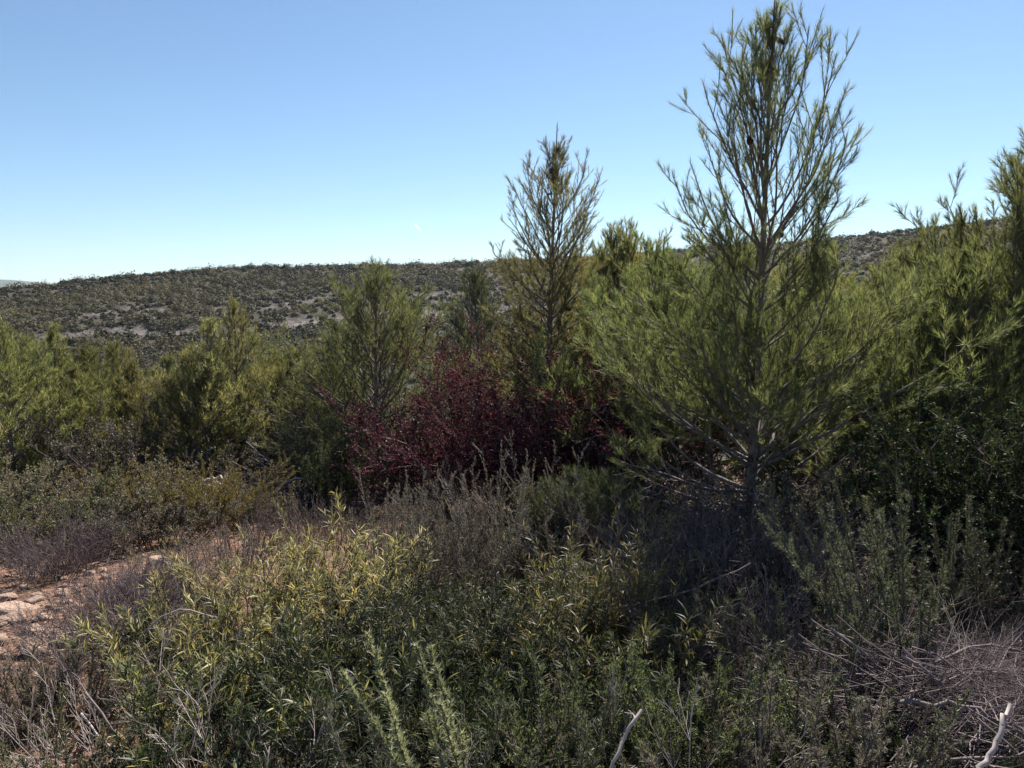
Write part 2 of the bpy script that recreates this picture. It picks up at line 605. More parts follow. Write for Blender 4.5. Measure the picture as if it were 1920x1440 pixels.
mb.add(VV.reshape(-1, 3), np.stack([i * 260 + j, (i + 1) * 260 + j, (i + 1) * 260 + j + 1, i * 260 + j + 1], -1).reshape(-1, 4))
mb.build('distant_hills', M_FAR, kind='structure', smooth_shade=True)

# ------------------------------------------------------------------ the maquis on the hill
def bush_clumps(mb, c, rad, hgt, nf, size, tint, rng, mat=0):
    """c (N,3) bush centres on the ground; nf leaf clumps on each, spread over a lumpy dome"""
    N = len(c)
    i = np.repeat(np.arange(N), nf)
    d = unit(rng.normal(size=(len(i), 3)))
    d[:, 2] = np.abs(d[:, 2]) * 1.1 - 0.12
    lump = 0.78 + 0.25 * np.sin(d[:, 0] * 5 + i * 1.7) * np.sin(d[:, 1] * 5 + i * 2.3) + 0.06 * rng.normal(size=len(i))
    depth = rng.random(len(i)) ** 0.4 * lump
    p = c[i] + d * depth[:, None] * np.stack([rad[i], rad[i], hgt[i]], -1)
    nrm = unit(d + rng.normal(size=d.shape) * 0.33)
    a = perp(nrm, rng)
    b = np.cross(nrm, a)
    s = (size * rng.uniform(0.5, 1.3, len(i)))[:, None]
    V = np.stack([p - a * s, p - b * s * .6, p + a * s, p + b * s * .6], 1).reshape(-1, 3)
    F = np.arange(len(V)).reshape(-1, 4)
    tt = np.clip(tint[i] + rng.normal(size=len(i)) * 0.05, 0, 1)
    mb.add(V, F, np.repeat(tt, 4), mat)


rng = np.random.default_rng(5)
NB = 17000
az = rng.uniform(R(-44), R(44), NB)
rr = np.sqrt(rng.uniform(175 ** 2, 446 ** 2, NB))
br = BAND_R + 14 * np.sin(az * 7 + 1) + 5 * np.sin(az * 23)
x, y = rr * np.sin(az), rr * np.cos(az)
open_ = fbm(x * 0.03 + 40, y * 0.03, 3)
pxcol = np.tan(az) * FPX + 960
onband = (np.abs(rr - br) < 6.5 + 5 * fbm(az * 14, az * 0 + 2, 3)) & (pxcol > 60) & (pxcol < 980)
above = (rr - br > 7) & (rr - br < 60)
keep = ~(onband & (rng.random(NB) < 0.88)) & ~(above & (open_ > 0.05) & (rng.random(NB) < 0.22)) & ~((open_ > 0.25) & (rng.random(NB) < 0.2))
x, y, rr, az, br = x[keep], y[keep], rr[keep], az[keep], br[keep]
rad = rng.lognormal(0.72, 0.5, len(x)) * (1 + 0.9 * fbm(x * 0.045 + 70, y * 0.045, 3)) * np.where(rr < br, 1.15, 0.95)
rad = np.clip(rad, 0.6, 5.0)
hgt = rad * rng.uniform(0.75, 1.2, len(x))
tint = np.clip(0.40 + 0.9 * fbm(x * 0.02 + 9, y * 0.02, 3) + rng.normal(size=len(x)) * 0.2 - 0.08 * (rr < br), 0, 1)
mb = MB()
bush_clumps(mb, np.stack([x, y, height(x, y)], -1), rad, hgt, 92, 0.45, tint, rng)
mb.build('hillside_scrub', M_HILL, kind='stuff')

# evergreen bushes standing out along the ridge and in the darker belt, each one a thing
protos = []
for k in range(4):
    g = np.random.default_rng(60 + k)
    mb = MB()
    bush_clumps(mb, np.zeros((5, 3)) + np.stack([g.normal(size=5) * .5, g.normal(size=5) * .5, g.uniform(0, .5, 5)], -1), np.full(5, .75) * g.uniform(.7, 1.2, 5), g.uniform(.8, 1.5, 5), 70, 0.26, np.full(5, .30), g)
    protos.append(mb.mesh('hill_bush', [M_HILL]))
rng = np.random.default_rng(8)
n_ridge, n_belt = 80, 40
az = np.concatenate([np.sort(rng.uniform(R(-33.5), R(33.5), n_ridge)), rng.uniform(R(-33), R(2), n_belt)])
rr = np.concatenate([rng.uniform(424, 436, n_ridge), BAND_R - 8 + rng.uniform(-22, 0, n_belt)])
for k in range(n_ridge + n_belt):
    xx, yy = rr[k] * math.sin(az[k]), rr[k] * math.cos(az[k])
    o = bpy.data.objects.new('hill_bush', protos[k % 4])
    COL.objects.link(o)
    s = rng.uniform(1.3, 2.6) if k < n_ridge else rng.uniform(1.8, 3.2)
    o.location = (xx, yy, gz(xx, yy) - 0.3)
    o.rotation_euler = (0, 0, rng.uniform(0, 6.28))
    o.scale = (s, s, s * rng.uniform(.7, 1.05))
    o['category'] = 'bush'
    o['label'] = 'far dark bush standing along the crest of the hill against the sky' if k < n_ridge else 'far dark bush in the belt below the pale stony terrace of the hill'
    o['group'] = 'bushes along the hill crest' if k < n_ridge else 'bushes below the stony terrace'

# scrub in the valley that the pines hide
rng = np.random.default_rng(9)
NB = 2200
az = rng.uniform(R(-46), R(46), NB)
rr = np.sqrt(rng.uniform(26 ** 2, 180 ** 2, NB))
x, y = rr * np.sin(az), rr * np.cos(az)
mb = MB()
bush_clumps(mb, np.stack([x, y, height(x, y)], -1), rng.uniform(.6, 1.8, NB), rng.uniform(.6, 1.7, NB), 60, 0.22, np.clip(rng.normal(.4, .2, NB), 0, 1), rng)
mb.build('valley_scrub', M_HILL, kind='stuff')

# ------------------------------------------------------------------ pines
def pine(seed, H, r0, whorls, leader, nl=0.07, nw=0.0022, dens=330, m2=9, m3=5, lean=(0, 0), trunk_wob=0.012, dead=(), twigs=True, open_from=99.0, open_keep=0.5):
    """whorls: (height, number, length, pitch deg, upcurve, needle start along the branch)"""
    rng = np.random.default_rng(seed)
    K = 14
    D0 = np.array([[lean[0], lean[1], 1.0]])
    T = grow(np.zeros((1, 3)), D0, np.array([H]), K, rng, 0.03, trunk_wob)
    T[0] *= H / T[0, -1, 2]
    trunk, crown, limbs = MB(), MB(), []
    tr = r0 * np.maximum(1 - np.linspace(0, 1, K), 0.0) ** 0.8 + 0.0035
    tr[0] *= 1.25
    tubes(trunk, T, tr[None], 8)
    ph = rng.uniform(0, 6.28)
    B, BL, BR, NS, DEAD, HB = [], [], [], [], [], []
    for (h, n, ln, pitch, up, ns, *rest) in whorls:
        azf = rest[0] if rest else None
        ph += 0.9
        for k in range(n):
            a = ph + k * 2 * math.pi / n + rng.normal() * 0.2 if azf is None else R(azf[k % len(azf)]) + rng.normal() * 0.08
            hh_ = np.clip((h + rng.normal() * 0.05 * min(1, H / 3)) / H, 0.01, 0.97)
            p, _ = at(T, np.array([0]), np.array([hh_]))
            pt = R(pitch + rng.normal() * 6)
            d = np.array([[math.cos(a) * math.cos(pt), math.sin(a) * math.cos(pt), math.sin(pt)]])
            l_ = ln * rng.uniform(0.78, 1.15)
            B.append(grow(p, d, np.array([l_]), 9, rng, up, 0.085)[0])
            BL.append(l_)
            BR.append(min(0.35 * tr[0] * l_ / 1.3, np.interp(hh_, np.linspace(0, 1, K), tr) * 0.55))
            NS.append(ns)
            DEAD.append(ns >= 1)
            HB.append(h)
    B, BL, BR, NS, DEAD = np.array(B), np.array(BL), np.array(BR), np.array(NS), np.array(DEAD)
    rad1 = taper(len(B), 9, BR, 0.0028)
    for k in range(len(B)):
        m = MB()
        tubes(m, B[k:k + 1], rad1[k:k + 1], 5, 1 if DEAD[k] else 0)
        limbs.append(m)
    # second and third order shoots
    live = ~DEAD
    P2, L2, s2, i2 = offshoots(B[live], BL[live], m2, 0.16, 0.98, 42, 0.46, rng, 6, 0.10, 0.05, 0.22, 0.62, 0.09)
    HBl = np.array(HB)[live]
    hi = HBl[i2] >= open_from               # in the open top the side shoots run long and close to their branch
    i1 = i2[hi]
    sp_ = s2[hi]
    p_, t_ = at(B[live], i1, sp_)
    a_ = R(1) * np.clip(rng.normal(30, 8, len(i1)), 12, 50)
    d_ = t_ * np.cos(a_)[:, None] + perp(t_, rng) * np.sin(a_)[:, None]
    d_[:, 2] += 0.18
    L2[hi] = np.maximum(BL[live][i1] * (0.62 - 0.42 * sp_) * rng.uniform(.6, 1.2, len(i1)), .1)
    P2[hi] = grow(p_, unit(d_), L2[hi], 6, rng, .09, .035)
    keep2 = (s2 > NS[live][i2] * 0.55) & ((HBl[i2] < open_from) | (rng.random(len(i2)) < open_keep))
    P2, L2, s2, i2 = P2[keep2], L2[keep2], s2[keep2], i2[keep2]
    P3, L3, s3, i3 = offshoots(P2, L2, m3, 0.2, 0.97, 38, 0.5, rng, 4, 0.10, 0.05, 0.22, 0.55, 0.05)
    k3 = (HBl[i2[i3]] < open_from) | (rng.random(len(i3)) < open_keep * .55)
    P3, L3 = P3[k3], L3[k3]
    lead = T[:, int(K * leader):]
    if len(P2) and twigs:
        tubes(crown, P2, taper(len(P2), 6, 0.0022 + 0.006 * L2, 0.0018), 3, 1)
        tubes(crown, P3, taper(len(P3), 4, 0.0022, 0.0014), 3, 1)
    # dead side twigs
    if DEAD.any():
        Q2, QL, _, _ = offshoots(B[DEAD], BL[DEAD], 13, 0.2, 1.0, 50, 0.42, rng, 5, 0.0, 0.12, 0.05, 0.5, 0.06)
        Q3, QL3, _, _ = offshoots(Q2, QL, 4, 0.2, 1.0, 45, 0.5, rng, 4, 0.0, 0.12, 0.0, 0.5, 0.04)
        tubes(crown, Q2, taper(len(Q2), 5, 0.0042, 0.0018), 3, 2)
        tubes(crown, Q3, taper(len(Q3), 4, 0.002, 0.0012), 3, 2)

    def coat(P, L, s0, d_, tb=0.0):
        if len(P) == 0:
            return
        i, s = along(L, d_, s0, 1.0, rng)
        if len(i) == 0:
            return
        p, t = at(P, i, s)
        a = R(1) * np.clip(rng.normal(34, 11, len(i)) - 16 * s, 8, 70)
        d = unit(t * np.cos(a)[:, None] + perp(t, rng) * np.sin(a)[:, None] + np.array([0, 0, 0.05]))
        per_shoot = rng.normal(0, 0.17, len(P))[i]
        tt = np.clip(0.42 + tb + 0.28 * (s - .5) + per_shoot + rng.normal(0, 0.20, len(i)), 0, 1)
        needles(crown, p, d, nl * rng.uniform(0.65, 1.15, len(i)), nw, 0, tt, rng)

    # needles on the outer shoots, and on the branch tips
    for k in np.unique(NS[live]):
        sel = NS[live] == k
        coat(B[live][sel], BL[live][sel], max(0.55, k), dens)
    coat(P2, L2, 0.22, dens)
    coat(P3, L3, 0.05, dens)
    coat(lead, np.array([H * (1 - leader)]), 0.1, dens * .6)
    return dict(T=T, trunk=trunk, limbs=limbs, crown=crown, H=H, B=B)


def cone_mesh():
    """a pine cone: rows of open scales round an egg shaped core"""
    mb = MB()
    g = np.random.default_rng(3)
    nr, ns = 9, 9
    ps, ds, ts = [], [], []
    for r_ in range(nr):
        t = r_ / (nr - 1)
        rad = 0.020 * math.sin(math.pi * (0.12 + 0.8 * (1 - t))) ** 0.8
        for s in range(ns):
            a = (s + 0.5 * (r_ % 2)) * 2 * math.pi / ns
            ps.append((0.35 * rad * math.cos(a), 0.35 * rad * math.sin(a), -0.085 * t))
            ds.append((math.cos(a), math.sin(a), -0.35 + 0.2 * g.normal() * .3))
            ts.append(rad * 0.95 + 0.004)
    ps, ds, ts = np.array(ps), unit(np.array(ds)), np.array(ts)
    ovate(mb, ps, ds, ts, 0.017, 0, g.uniform(.3, .8, len(ps)), g, 0.12, nrm=np.tile([0., 0, -1], (len(ps), 1)))
    core = np.zeros((1, 6, 3))
    core[0, :, 2] = np.linspace(0.006, -0.088, 6)
    tubes(mb, core, np.array([[0.003, 0.014, 0.016, 0.014, 0.010, 0.002]]), 7)
    return mb.mesh('pine_cone', [M_CONE])


CONE = cone_mesh()


def place_pine(name, spec, label, loc, rz, needle_mat, group=None, limb_parts=True, cones=0, seed=0, wood=None):
    t = thing(name, label, 'pine tree', loc, rz, group)
    w = wood or M_BARK
    spec['trunk'].build('trunk', w, t, True)
    if limb_parts:
        limb_objs = [m.build('branch', [w, M_TWIG], t, True) for m in spec['limbs']]
    else:
        allm = spec['crown']
        for m in spec['limbs']:
            allm.add(np.concatenate(m.v), np.concatenate(m.f4) - 0, 0.5, 1)
    spec['crown'].build('crown', [needle_mat, w, M_TWIG], t)
    if cones:
        g = np.random.default_rng(seed)
        B = spec['B']
        pick = g.choice(len(B), cones)
        for k in pick:
            p, _ = at(B, np.array([k]), np.array([g.uniform(0.25, 0.7)]))
            c = bpy.data.objects.new('pine_cone', CONE)
            COL.objects.link(c)
            c.parent = limb_objs[k] if limb_parts else t
            c.location = p[0]
            c.rotation_euler = (g.normal() * .9, g.normal() * .9, g.uniform(0, 6))
            s = g.uniform(.8, 1.25)
            c.scale = (s, s, s)
    return t


PINE_GROUP = 'young pines growing on the slope'
# the tall pine (about 4.9 m, 6.5 m away)
hero = pine(21, 4.92, 0.040, [
    (0.22, 5, 1.0, 2, 0.00, 1.0), (0.36, 6, 1.2, 5, 0.01, 1.0), (0.50, 6, 1.25, 6, 0.02, 1.0), (0.64, 7, 1.35, 10, 0.03, 1.0), (0.80, 5, 1.4, 16, 0.04, 0.9),
    (0.96, 4, 2.0, 28, 0.055, 0.36, [-25, 2, 24, 50]), (1.00, 5, 1.75, 28, 0.055, 0.3, [110, 150, 180, 205, 255]), (1.14, 4, 1.75, 34, 0.06, 0.3, [10, 40, 65, 320]), (1.2, 4, 1.5, 36, 0.06, 0.3, [95, 140, 185, 225]), (1.36, 6, 1.4, 38, 0.06, 0.3), (1.55, 5, 1.2, 38, 0.07, 0.3),
    (2.0, 5, 1.0, 30, 0.08, 0.34), (2.28, 6, 1.05, 34, 0.09, 0.3), (2.58, 7, 1.22, 34, 0.15, 0.15), (2.78, 6, 1.32, 46, 0.14, 0.12), (3.02, 5, 1.3, 57, 0.12, 0.1), (3.3, 5, 1.12, 64, 0.10, 0.08), (3.65, 5, 0.86, 70, 0.08, 0.05), (4.0, 4, 0.6, 74, 0.06, 0.0), (4.35, 3, 0.38, 77, 0.05, 0.0)],
    0.78, 0.080, 0.0034, 250, 12, 6, lean=(0.012, 0), open_from=2.5, open_keep=0.62, trunk_wob=0.006)
x_, y_, z_ = spot(1400, 6.5)
place_pine('pine_tree', hero, 'tallest pine, its open feathery top rising alone into the sky, long ascending boughs below', (x_, y_, z_ - 0.03), 0, M_NEEDLE, None, True, 16, 4)

# second pine: slender, bare lower trunk above the red bush
mid = pine(33, 4.85, 0.045, [
    (0.55, 4, 0.5, 0, 0.0, 1.0), (0.9, 5, 0.6, 5, 0.0, 1.0), (1.2, 4, 0.7, 5, 0.02, 1.0),
    (1.55, 6, 0.75, 10, 0.06, 0.3), (1.8, 7, 0.82, 18, 0.06, 0.2), (2.05, 7, 0.88, 22, 0.06, 0.15), (2.3, 7, 0.9, 28, 0.07, 0.15), (2.55, 7, 0.95, 32, 0.07, 0.15), (2.8, 7, 0.98, 36, 0.08, 0.15),
    (3.1, 7, 0.98, 40, 0.1, 0.2), (3.35, 6, 0.92, 46, 0.12, 0.15), (3.6, 6, 0.78, 54, 0.12, 0.1), (3.85, 5, 0.6, 62, 0.1, 0.08), (4.1, 4, 0.42, 70, 0.08, 0.05), (4.35, 3, 0.27, 74, 0.06, 0.0)],
    0.8, 0.072, 0.0038, 185, 11, 5, open_from=3.0, open_keep=0.75, trunk_wob=0.006)
x_, y_, z_ = spot(1026, 9.6)
place_pine('pine_tree', mid, 'slender second tallest pine with bare dark lower trunk in front of the red shrubs', (x_, y_, z_), 0.4, M_NEEDLE_PALE, None, True, 5, 9)


def bushy_pine(seed, H, W, nwh, base=0.08, dens=200, nw=0.0042, nl=0.085, m2=8, m3=4, r0=None, pitch=14):
    """young pine clothed to the ground; W the half width of its crown"""
    wh = []
    for k in range(nwh):
        t = k / (nwh - 1)
        h = H * (base + (0.86 - base) * t)
        ln = W * (1.5 * (1 - t) ** 0.85 * min(1, 0.7 + 2 * t) + 0.22 + 0.10 * t)
        wh.append((h, 6 if t < .75 else 5, ln, pitch + 54 * t ** 0.9, 0.05 + 0.05 * t, 0.26 * (1 - t)))
    return pine(seed, H, r0 or (0.012 + 0.009 * H), wh, 0.86, nl, nw, dens, m2, m3, open_from=H * .62, open_keep=.75)


# (column, distance, row of the top, half width, needle material, label)
PINES = [
    (708, 12.0, 492, 1.4, M_NEEDLE, 'cone shaped green pine with a thin pointed leader standing beside the grey leafless bush'),
    (625, 13.2, 625, 1.0, M_NEEDLE, 'short dark pine half hidden behind the cone shaped pine'),
    (905, 13.4, 482, 1.0, M_NEEDLE_DARK, 'narrow dark shadowy pine just behind the slender pine, its tip at the hill crest'),
    (455, 12.6, 572, 0.85, M_NEEDLE_PALE, 'yellow green pine, taller one of the touching pair above the grey twiggy shrubs'),
    (400, 12.0, 605, 0.72, M_NEEDLE_PALE, 'pale yellowish pine, the lower one of the touching pair before the hill'),
    (520, 14.2, 660, 0.75, M_NEEDLE, 'small green pine with drooping yellow tips between the touching pair and the grey bush'),
    (325, 13.8, 672, 0.62, M_NEEDLE, 'small thin pine between the pale pair and the round bright green pine'),
    (262, 12.6, 688, 0.66, M_NEEDLE_PALE, 'small bright green pine with a rounded top above the grey leaved shrub'),
    (185, 13.2, 660, 0.85, M_NEEDLE, 'small dull green pine between the bright green one and the big lush one'),
    (112, 13.0, 622, 0.72, M_NEEDLE_LUSH, 'yellow green pine with a pointed top rising behind the big lush pine'),
    (30, 11.0, 632, 0.95, M_NEEDLE_LUSH, 'big lush grass green pine at the end of the row by the picture edge'),
    (-90, 12.4, 600, 0.95, M_NEEDLE, 'bushy pine beyond the big lush one at the end of the row'),
    (1150, 11.4, 412, 1.45, M_NEEDLE_LUSH, 'grey green pine close behind the slender pine, reaching the sky'),
    (1235, 8.8, 470, 1.3, M_NEEDLE, 'dense green pine filling the gap between the slender pine and the tallest pine'),
    (1505, 9.4, 452, 1.05, M_NEEDLE_LUSH, 'golden green pine directly behind the trunk of the tallest pine'),
    (1640, 8.4, 500, 1.15, M_NEEDLE, 'bright green low pine at the tips of the long boughs of the tallest pine'),
    (1690, 11.2, 438, 1.1, M_NEEDLE, 'dark topped pine in the row under the hill crest beyond the tallest pine'),
    (1785, 10.6, 428, 1.2, M_NEEDLE, 'green pine under the crest between the dark topped and the tall edge pine'),
    (1925, 7.6, 215, 1.4, M_NEEDLE, 'tall grey green pine at the picture edge beyond the dark broadleaf shrub'),
    (1790, 7.0, 500, 1.25, M_NEEDLE, 'spreading pine with pale needles above the big glossy shrub'),
    (560, 13.6, 650, 0.9, M_NEEDLE_LUSH, 'feathery yellow green pine behind the grey brown bush almost bare of leaves'),
    (360, 12.2, 655, 0.85, M_NEEDLE_PALE, 'feathery pale pine with a bent leader beside the lower one of the pair'),
    (225, 14.2, 640, 0.9, M_NEEDLE_LUSH, 'taller feathery pine set back behind the small rounded bright green pine'),
    (150, 11.6, 690, 0.8, M_NEEDLE_LUSH, 'low feathery pine against the flank of the big lush grass green pine'),
    (75, 14.6, 625, 0.95, M_NEEDLE, 'dull green pine set back behind the big lush one, only its top showing'),
    (480, 14.8, 610, 0.9, M_NEEDLE, 'dull olive pine set back behind the touching pair of pines'),
    (1330, 10.6, 482, 1.2, M_NEEDLE_LUSH, 'soft yellow green pine close behind the boughs of the tallest pine'),
    (2080, 8.2, 380, 1.1, M_NEEDLE, 'pine outside the row beyond the tall edge pine'),
]
for k, (px, d, py, W, m, lab) in enumerate(PINES):
    x_, y_, z_ = spot(px, d)
    H = (top_for(py, d) - z_) * (1.06 if 3 <= k <= 11 else 1.0)
    near = d < 10.5
    sp = bushy_pine(100 + k, H, W, int(6 + H * 2.0), 0.10 if H < 3.2 else 0.14, 235 if near else 210 if 12 <= k <= 20 else (80 if k in (3, 4) else 125), 0.0046 if near else 0.0054, 0.088, 10 if near else 9, 5)
    place_pine('pine_tree', sp, lab, (x_, y_, z_ - 0.02), k * 1.3, m, PINE_GROUP, near, 3 if near else 0, k)

# ------------------------------------------------------------------ shrubs
def woody(seed, n0, H, spread, r0=0.008, base=0.1, m=(5, 4), up=0.05, wob=0.07, lean=(0, 0), ang=36, K0=7):
    """stems fanning out from one base, with two orders of branches"""
    rng = np.random.default_rng(seed)
    a = rng.uniform(0, 6.283, n0)
    q = np.sqrt(rng.random(n0))
    P0 = np.stack([np.cos(a) * base * q, np.sin(a) * base * q, np.full(n0, -0.03)], -1)
    sp = np.tan(R(1) * spread) * q
    D = unit(np.stack([np.cos(a) * sp + lean[0], np.sin(a) * sp + lean[1], np.ones(n0)], -1))
    L = H * rng.uniform(0.72, 1.15, n0) / np.maximum(D[:, 2], 0.55)
    P = grow(P0, D, L, K0, rng, up, wob)
    lev = [(P, L)]
    for mm in m:
        Q, QL, _, _ = offshoots(lev[-1][0], lev[-1][1], mm, 0.22, 0.97, ang, 0.5, rng, 5, up, wob, 0.15, 0.55, 0.04)
        lev.append((Q, QL))
    return rng, lev


def wood_mesh(lev, r0, mat=0, thin=0.0012):
    mb = MB()
    for k, (P, L) in enumerate(lev):
        tubes(mb, P, taper(len(P), P.shape[1], r0 * (0.5 ** k) * 1.0, max(thin, r0 * 0.22 * (0.6 ** k))), 5 if k == 0 else 3, mat, np.random.default_rng(k).uniform(.3, .7, len(P)))
    return mb


def leaves_on(lev, which, dens, ln, w, kind, ang=45, s0=0.15, droop=0.15, seed=0, tb=0.45, tv=0.2, tip=0.25, updir=0.15):
    rng = np.random.default_rng(seed)
    mb = MB()
    for k in which:
        P, L = lev[k]
        i, s = along(L, dens, s0 if k else max(s0, .4), 1.0, rng)
        if len(i) == 0:
            continue
        p, t = at(P, i, s)
        a = R(1) * np.clip(rng.normal(ang, ang * .3, len(i)), 5, 110)
        d = unit(t * np.cos(a)[:, None] + perp(t, rng) * np.sin(a)[:, None] + np.array([0, 0, updir]))
        zrel = 0
        tt = np.clip(tb + rng.normal(0, tv * .6, len(P))[i] + rng.normal(0, tv, len(i)) + tip * (s - .6), 0, 1)
        l_ = ln * rng.uniform(.6, 1.2, len(i))
        if kind == 'lance':
            lance(mb, p, d, l_, w * rng.uniform(.75, 1.25, len(i)), droop * rng.normal(1, 1.5, len(i)), 0, tt, rng)
        elif kind == 'ovate':
            ovate(mb, p, d, l_, w * rng.uniform(.75, 1.25, len(i)), 0, tt, rng)
        else:
            needles(mb, p, d, l_, w, 0, tt, rng)
    return mb


def plant(name, label, cat, loc, rz, wood, leaf, wm, lm, group=None, scale=1.0, leafname='foliage', woodname='woody_stem'):
    t = thing(name, label, cat, loc, rz, group, scale)
    if wood is not None:
        wood.build(woodname, wm, t)
    if leaf is not None:
        leaf.build(leafname, lm, t)
    return t


def narrow_shrub(seed, H, spread, n0=26, dens=62, lean=(0, 0), tb=.45, tv=.2, ln=.075, w=.0085, base=.16):
    rng, lev = woody(seed, n0, H, spread, base=base, m=(4, 3), up=.06, lean=lean, ang=30)
    return wood_mesh(lev, .006), leaves_on(lev, (0, 1, 2), dens, ln, w, 'lance', 42, .15, .22, seed, tb, tv)


def spire_shrub(seed, H, spread, n0=14, lean=(0, 0), ln=.024, w=.0032, dens=420, m=(16,), base=.12, tb=.45, side=.26, lmin=.03):
    """rosemary: upright wands, short side shoots all the way up, needle leaves round them"""
    rng = np.random.default_rng(seed)
    _, lev = woody(seed, n0, H, spread, base=base, m=(), up=.04, wob=.05, lean=lean, K0=9)
    P, L = lev[0]
    Q, QL, _, _ = offshoots(P, L, m[0], .18, .99, 38, side, rng, 4, .10, .05, .25, .72, lmin)
    lev.append((Q, QL))
    return wood_mesh(lev, .006), leaves_on(lev, (0, 1), dens, ln, w, 'needle', 50, .1, 0, seed, tb, .2, .3)


def round_shrub(seed, H, spread, n0=16, dens=110, ln=.02, w=.013, m=(7, 6), base=.15, tb=.45, tv=.22, kind='ovate', s0=.2, r0=.009):
    rng, lev = woody(seed, n0, H, spread, base=base, m=m, up=.02, wob=.10, ang=44)
    return wood_mesh(lev, r0), leaves_on(lev, (1, 2), dens, ln, w, kind, 55, s0, .1, seed, tb, tv)


def twig_shrub(seed, H, spread, n0=30, m=(7, 5), base=.2, r0=.005, lean=(0, 0), up=.03):
    rng, lev = woody(seed, n0, H, spread, base=base, m=m, up=up, wob=.10, lean=lean, ang=34)
    return wood_mesh(lev, r0, thin=.0011)


def put(px, d):
    return spot(px, d)


# --- dark red shrubs behind the slender pine
for k, (px, d, py, sp, lab) in enumerate([
        (835, 10.0, 770, 40, 'low dark red shrub at the edge of the clearing, its twigs thinnest'),
        (945, 10.6, 672, 34, 'tallest dark red purple shrub, between the cone shaped pine and the slender pine'),
        (1080, 8.7, 700, 36, 'dark maroon shrub beside the bare trunk of the slender pine'),
        (1165, 8.9, 690, 30, 'bright red topped shrub between the slender pine and the tallest pine'),
        (925, 9.4, 790, 42, 'deep red spreading shrub just behind the grey heath sprays')]):
    x_, y_, z_ = put(px, d)
    H = top_for(py, d) - z_
    w, l = round_shrub(200 + k, H * 1.0, sp, 26, 130, .026, .017, (9, 7), .3, .45, .3, r0=.009)
    plant('red_shrub', lab, 'red shrub', (x_, y_, z_), k, w, l, M_STEM, M_RED, 'red leaved shrubs below the pines')

# --- grey twiggy shrubs in front of the row of pines
for k, (px, d, py, sp, leafy, lab) in enumerate([
        (565, 12.0, 735, 42, 40, 'round grey brown bush almost bare of leaves, right next to the cone shaped pine'),
        (225, 10.8, 785, 40, 110, 'grey leaved rounded shrub in front of the small bright green pine'),
        (165, 11.4, 850, 40, 90, 'low grey leaved shrub at the foot of the big lush pine'),
        (330, 11.2, 845, 42, 90, 'grey green airy shrub below the small thin pine'),
        (430, 11.4, 835, 42, 70, 'bare branched grey shrub below the touching pair of pines'),
        (490, 11.9, 835, 42, 100, 'olive shrub with yellow leaf tips beside the grey brown bush'),
        (20, 10.6, 850, 40, 50, 'bare grey branching shrub under the big lush pine'),
        (655, 11.2, 800, 40, 120, 'dark grey green shrub between the cone shaped pine and the red shrubs')]):
    x_, y_, z_ = put(px, d)
    H = top_for(py, d) - z_
    w, l = round_shrub(230 + k, H * .95, sp, 16, leafy, .034, .019, (7, 6), .25, .5, .25)
    plant('grey_shrub', lab, 'shrub', (x_, y_, z_), k * 2, w, l, M_TWIG, (M_GREYLEAF, M_GREYLEAF, M_GREYLEAF, M_OLIVEGREY, M_GREYLEAF, M_OLIVEGREY, M_GREYLEAF, M_GREYLEAF)[k], 'grey shrubs before the row of pines')

# --- dark conifer-like shrub beside the brush heap
x_, y_, z_ = put(640, 10.2)
w, l = spire_shrub(260, top_for(820, 10.2) - z_, 34, 26, ln=.045, w=.006, dens=260, m=(16,), base=.25, side=.4)
plant('juniper_shrub', 'dark green juniper like shrub leaning over the heap of dead boughs', 'juniper', (x_, y_, z_), 0, w, l, M_STEM, M_NEEDLE_DARK)

# --- band of low scrub along the far side of the clearing
band = [
    (-30, 8.2, 915, M_OLIVEGREY, 'olive green low shrub at the end of the scrub band under the lush pine'),
    (60, 8.6, 905, M_OLIVEGREY, 'grey olive cushion shrub beside the yellow green clump of the scrub band'),
    (140, 8.0, 930, M_FRESH, 'yellow green low clump in the middle of the scrub band'),
    (225, 8.6, 903, M_GOLD, 'golden leaved low shrub in the scrub band below the grey leaved shrub'),
    (290, 8.4, 905, M_OLIVEGREY, 'dull green cushion shrub next to the golden one in the scrub band'),
    (30, 7.6, 960, M_OLIVEGREY, 'low grey green shrub on the clearing side of the scrub band'),
    (190, 7.6, 965, M_OLIVEGREY, 'dry brownish green low shrub facing the clearing below the yellow green clump'),
    (300, 7.6, 960, M_ROSEMARY_GREY, 'brownish low shrub facing the clearing beside the drooping golden juniper'),
    (450, 8.9, 945, M_OLIVEGREY, 'grey green low shrub just past the drooping golden juniper'),
]
for k, (px, d, py, m, lab) in enumerate(band):
    x_, y_, z_ = put(px, d)
    H = max(top_for(py, d) - z_, .35)
    w, l = round_shrub(270 + k, H, 50, 30, 150, .026, .010, (7, 6), .35, .5, .25)
    plant('scrub_shrub', lab, 'shrub', (x_, y_, z_), k, w, l, M_STEM, m, 'low shrubs along the clearing')

x_, y_, z_ = put(385, 8.6)
w, l = spire_shrub(290, .62, 40, 30, lean=(.35, -.1), ln=.03, w=.005, dens=300, m=(14,), base=.3, side=.4)
plant('juniper_shrub', 'drooping golden lit juniper shrub beside the pale dead log', 'juniper', (x_, y_, z_), 0, w, l, M_STEM, M_GOLD)

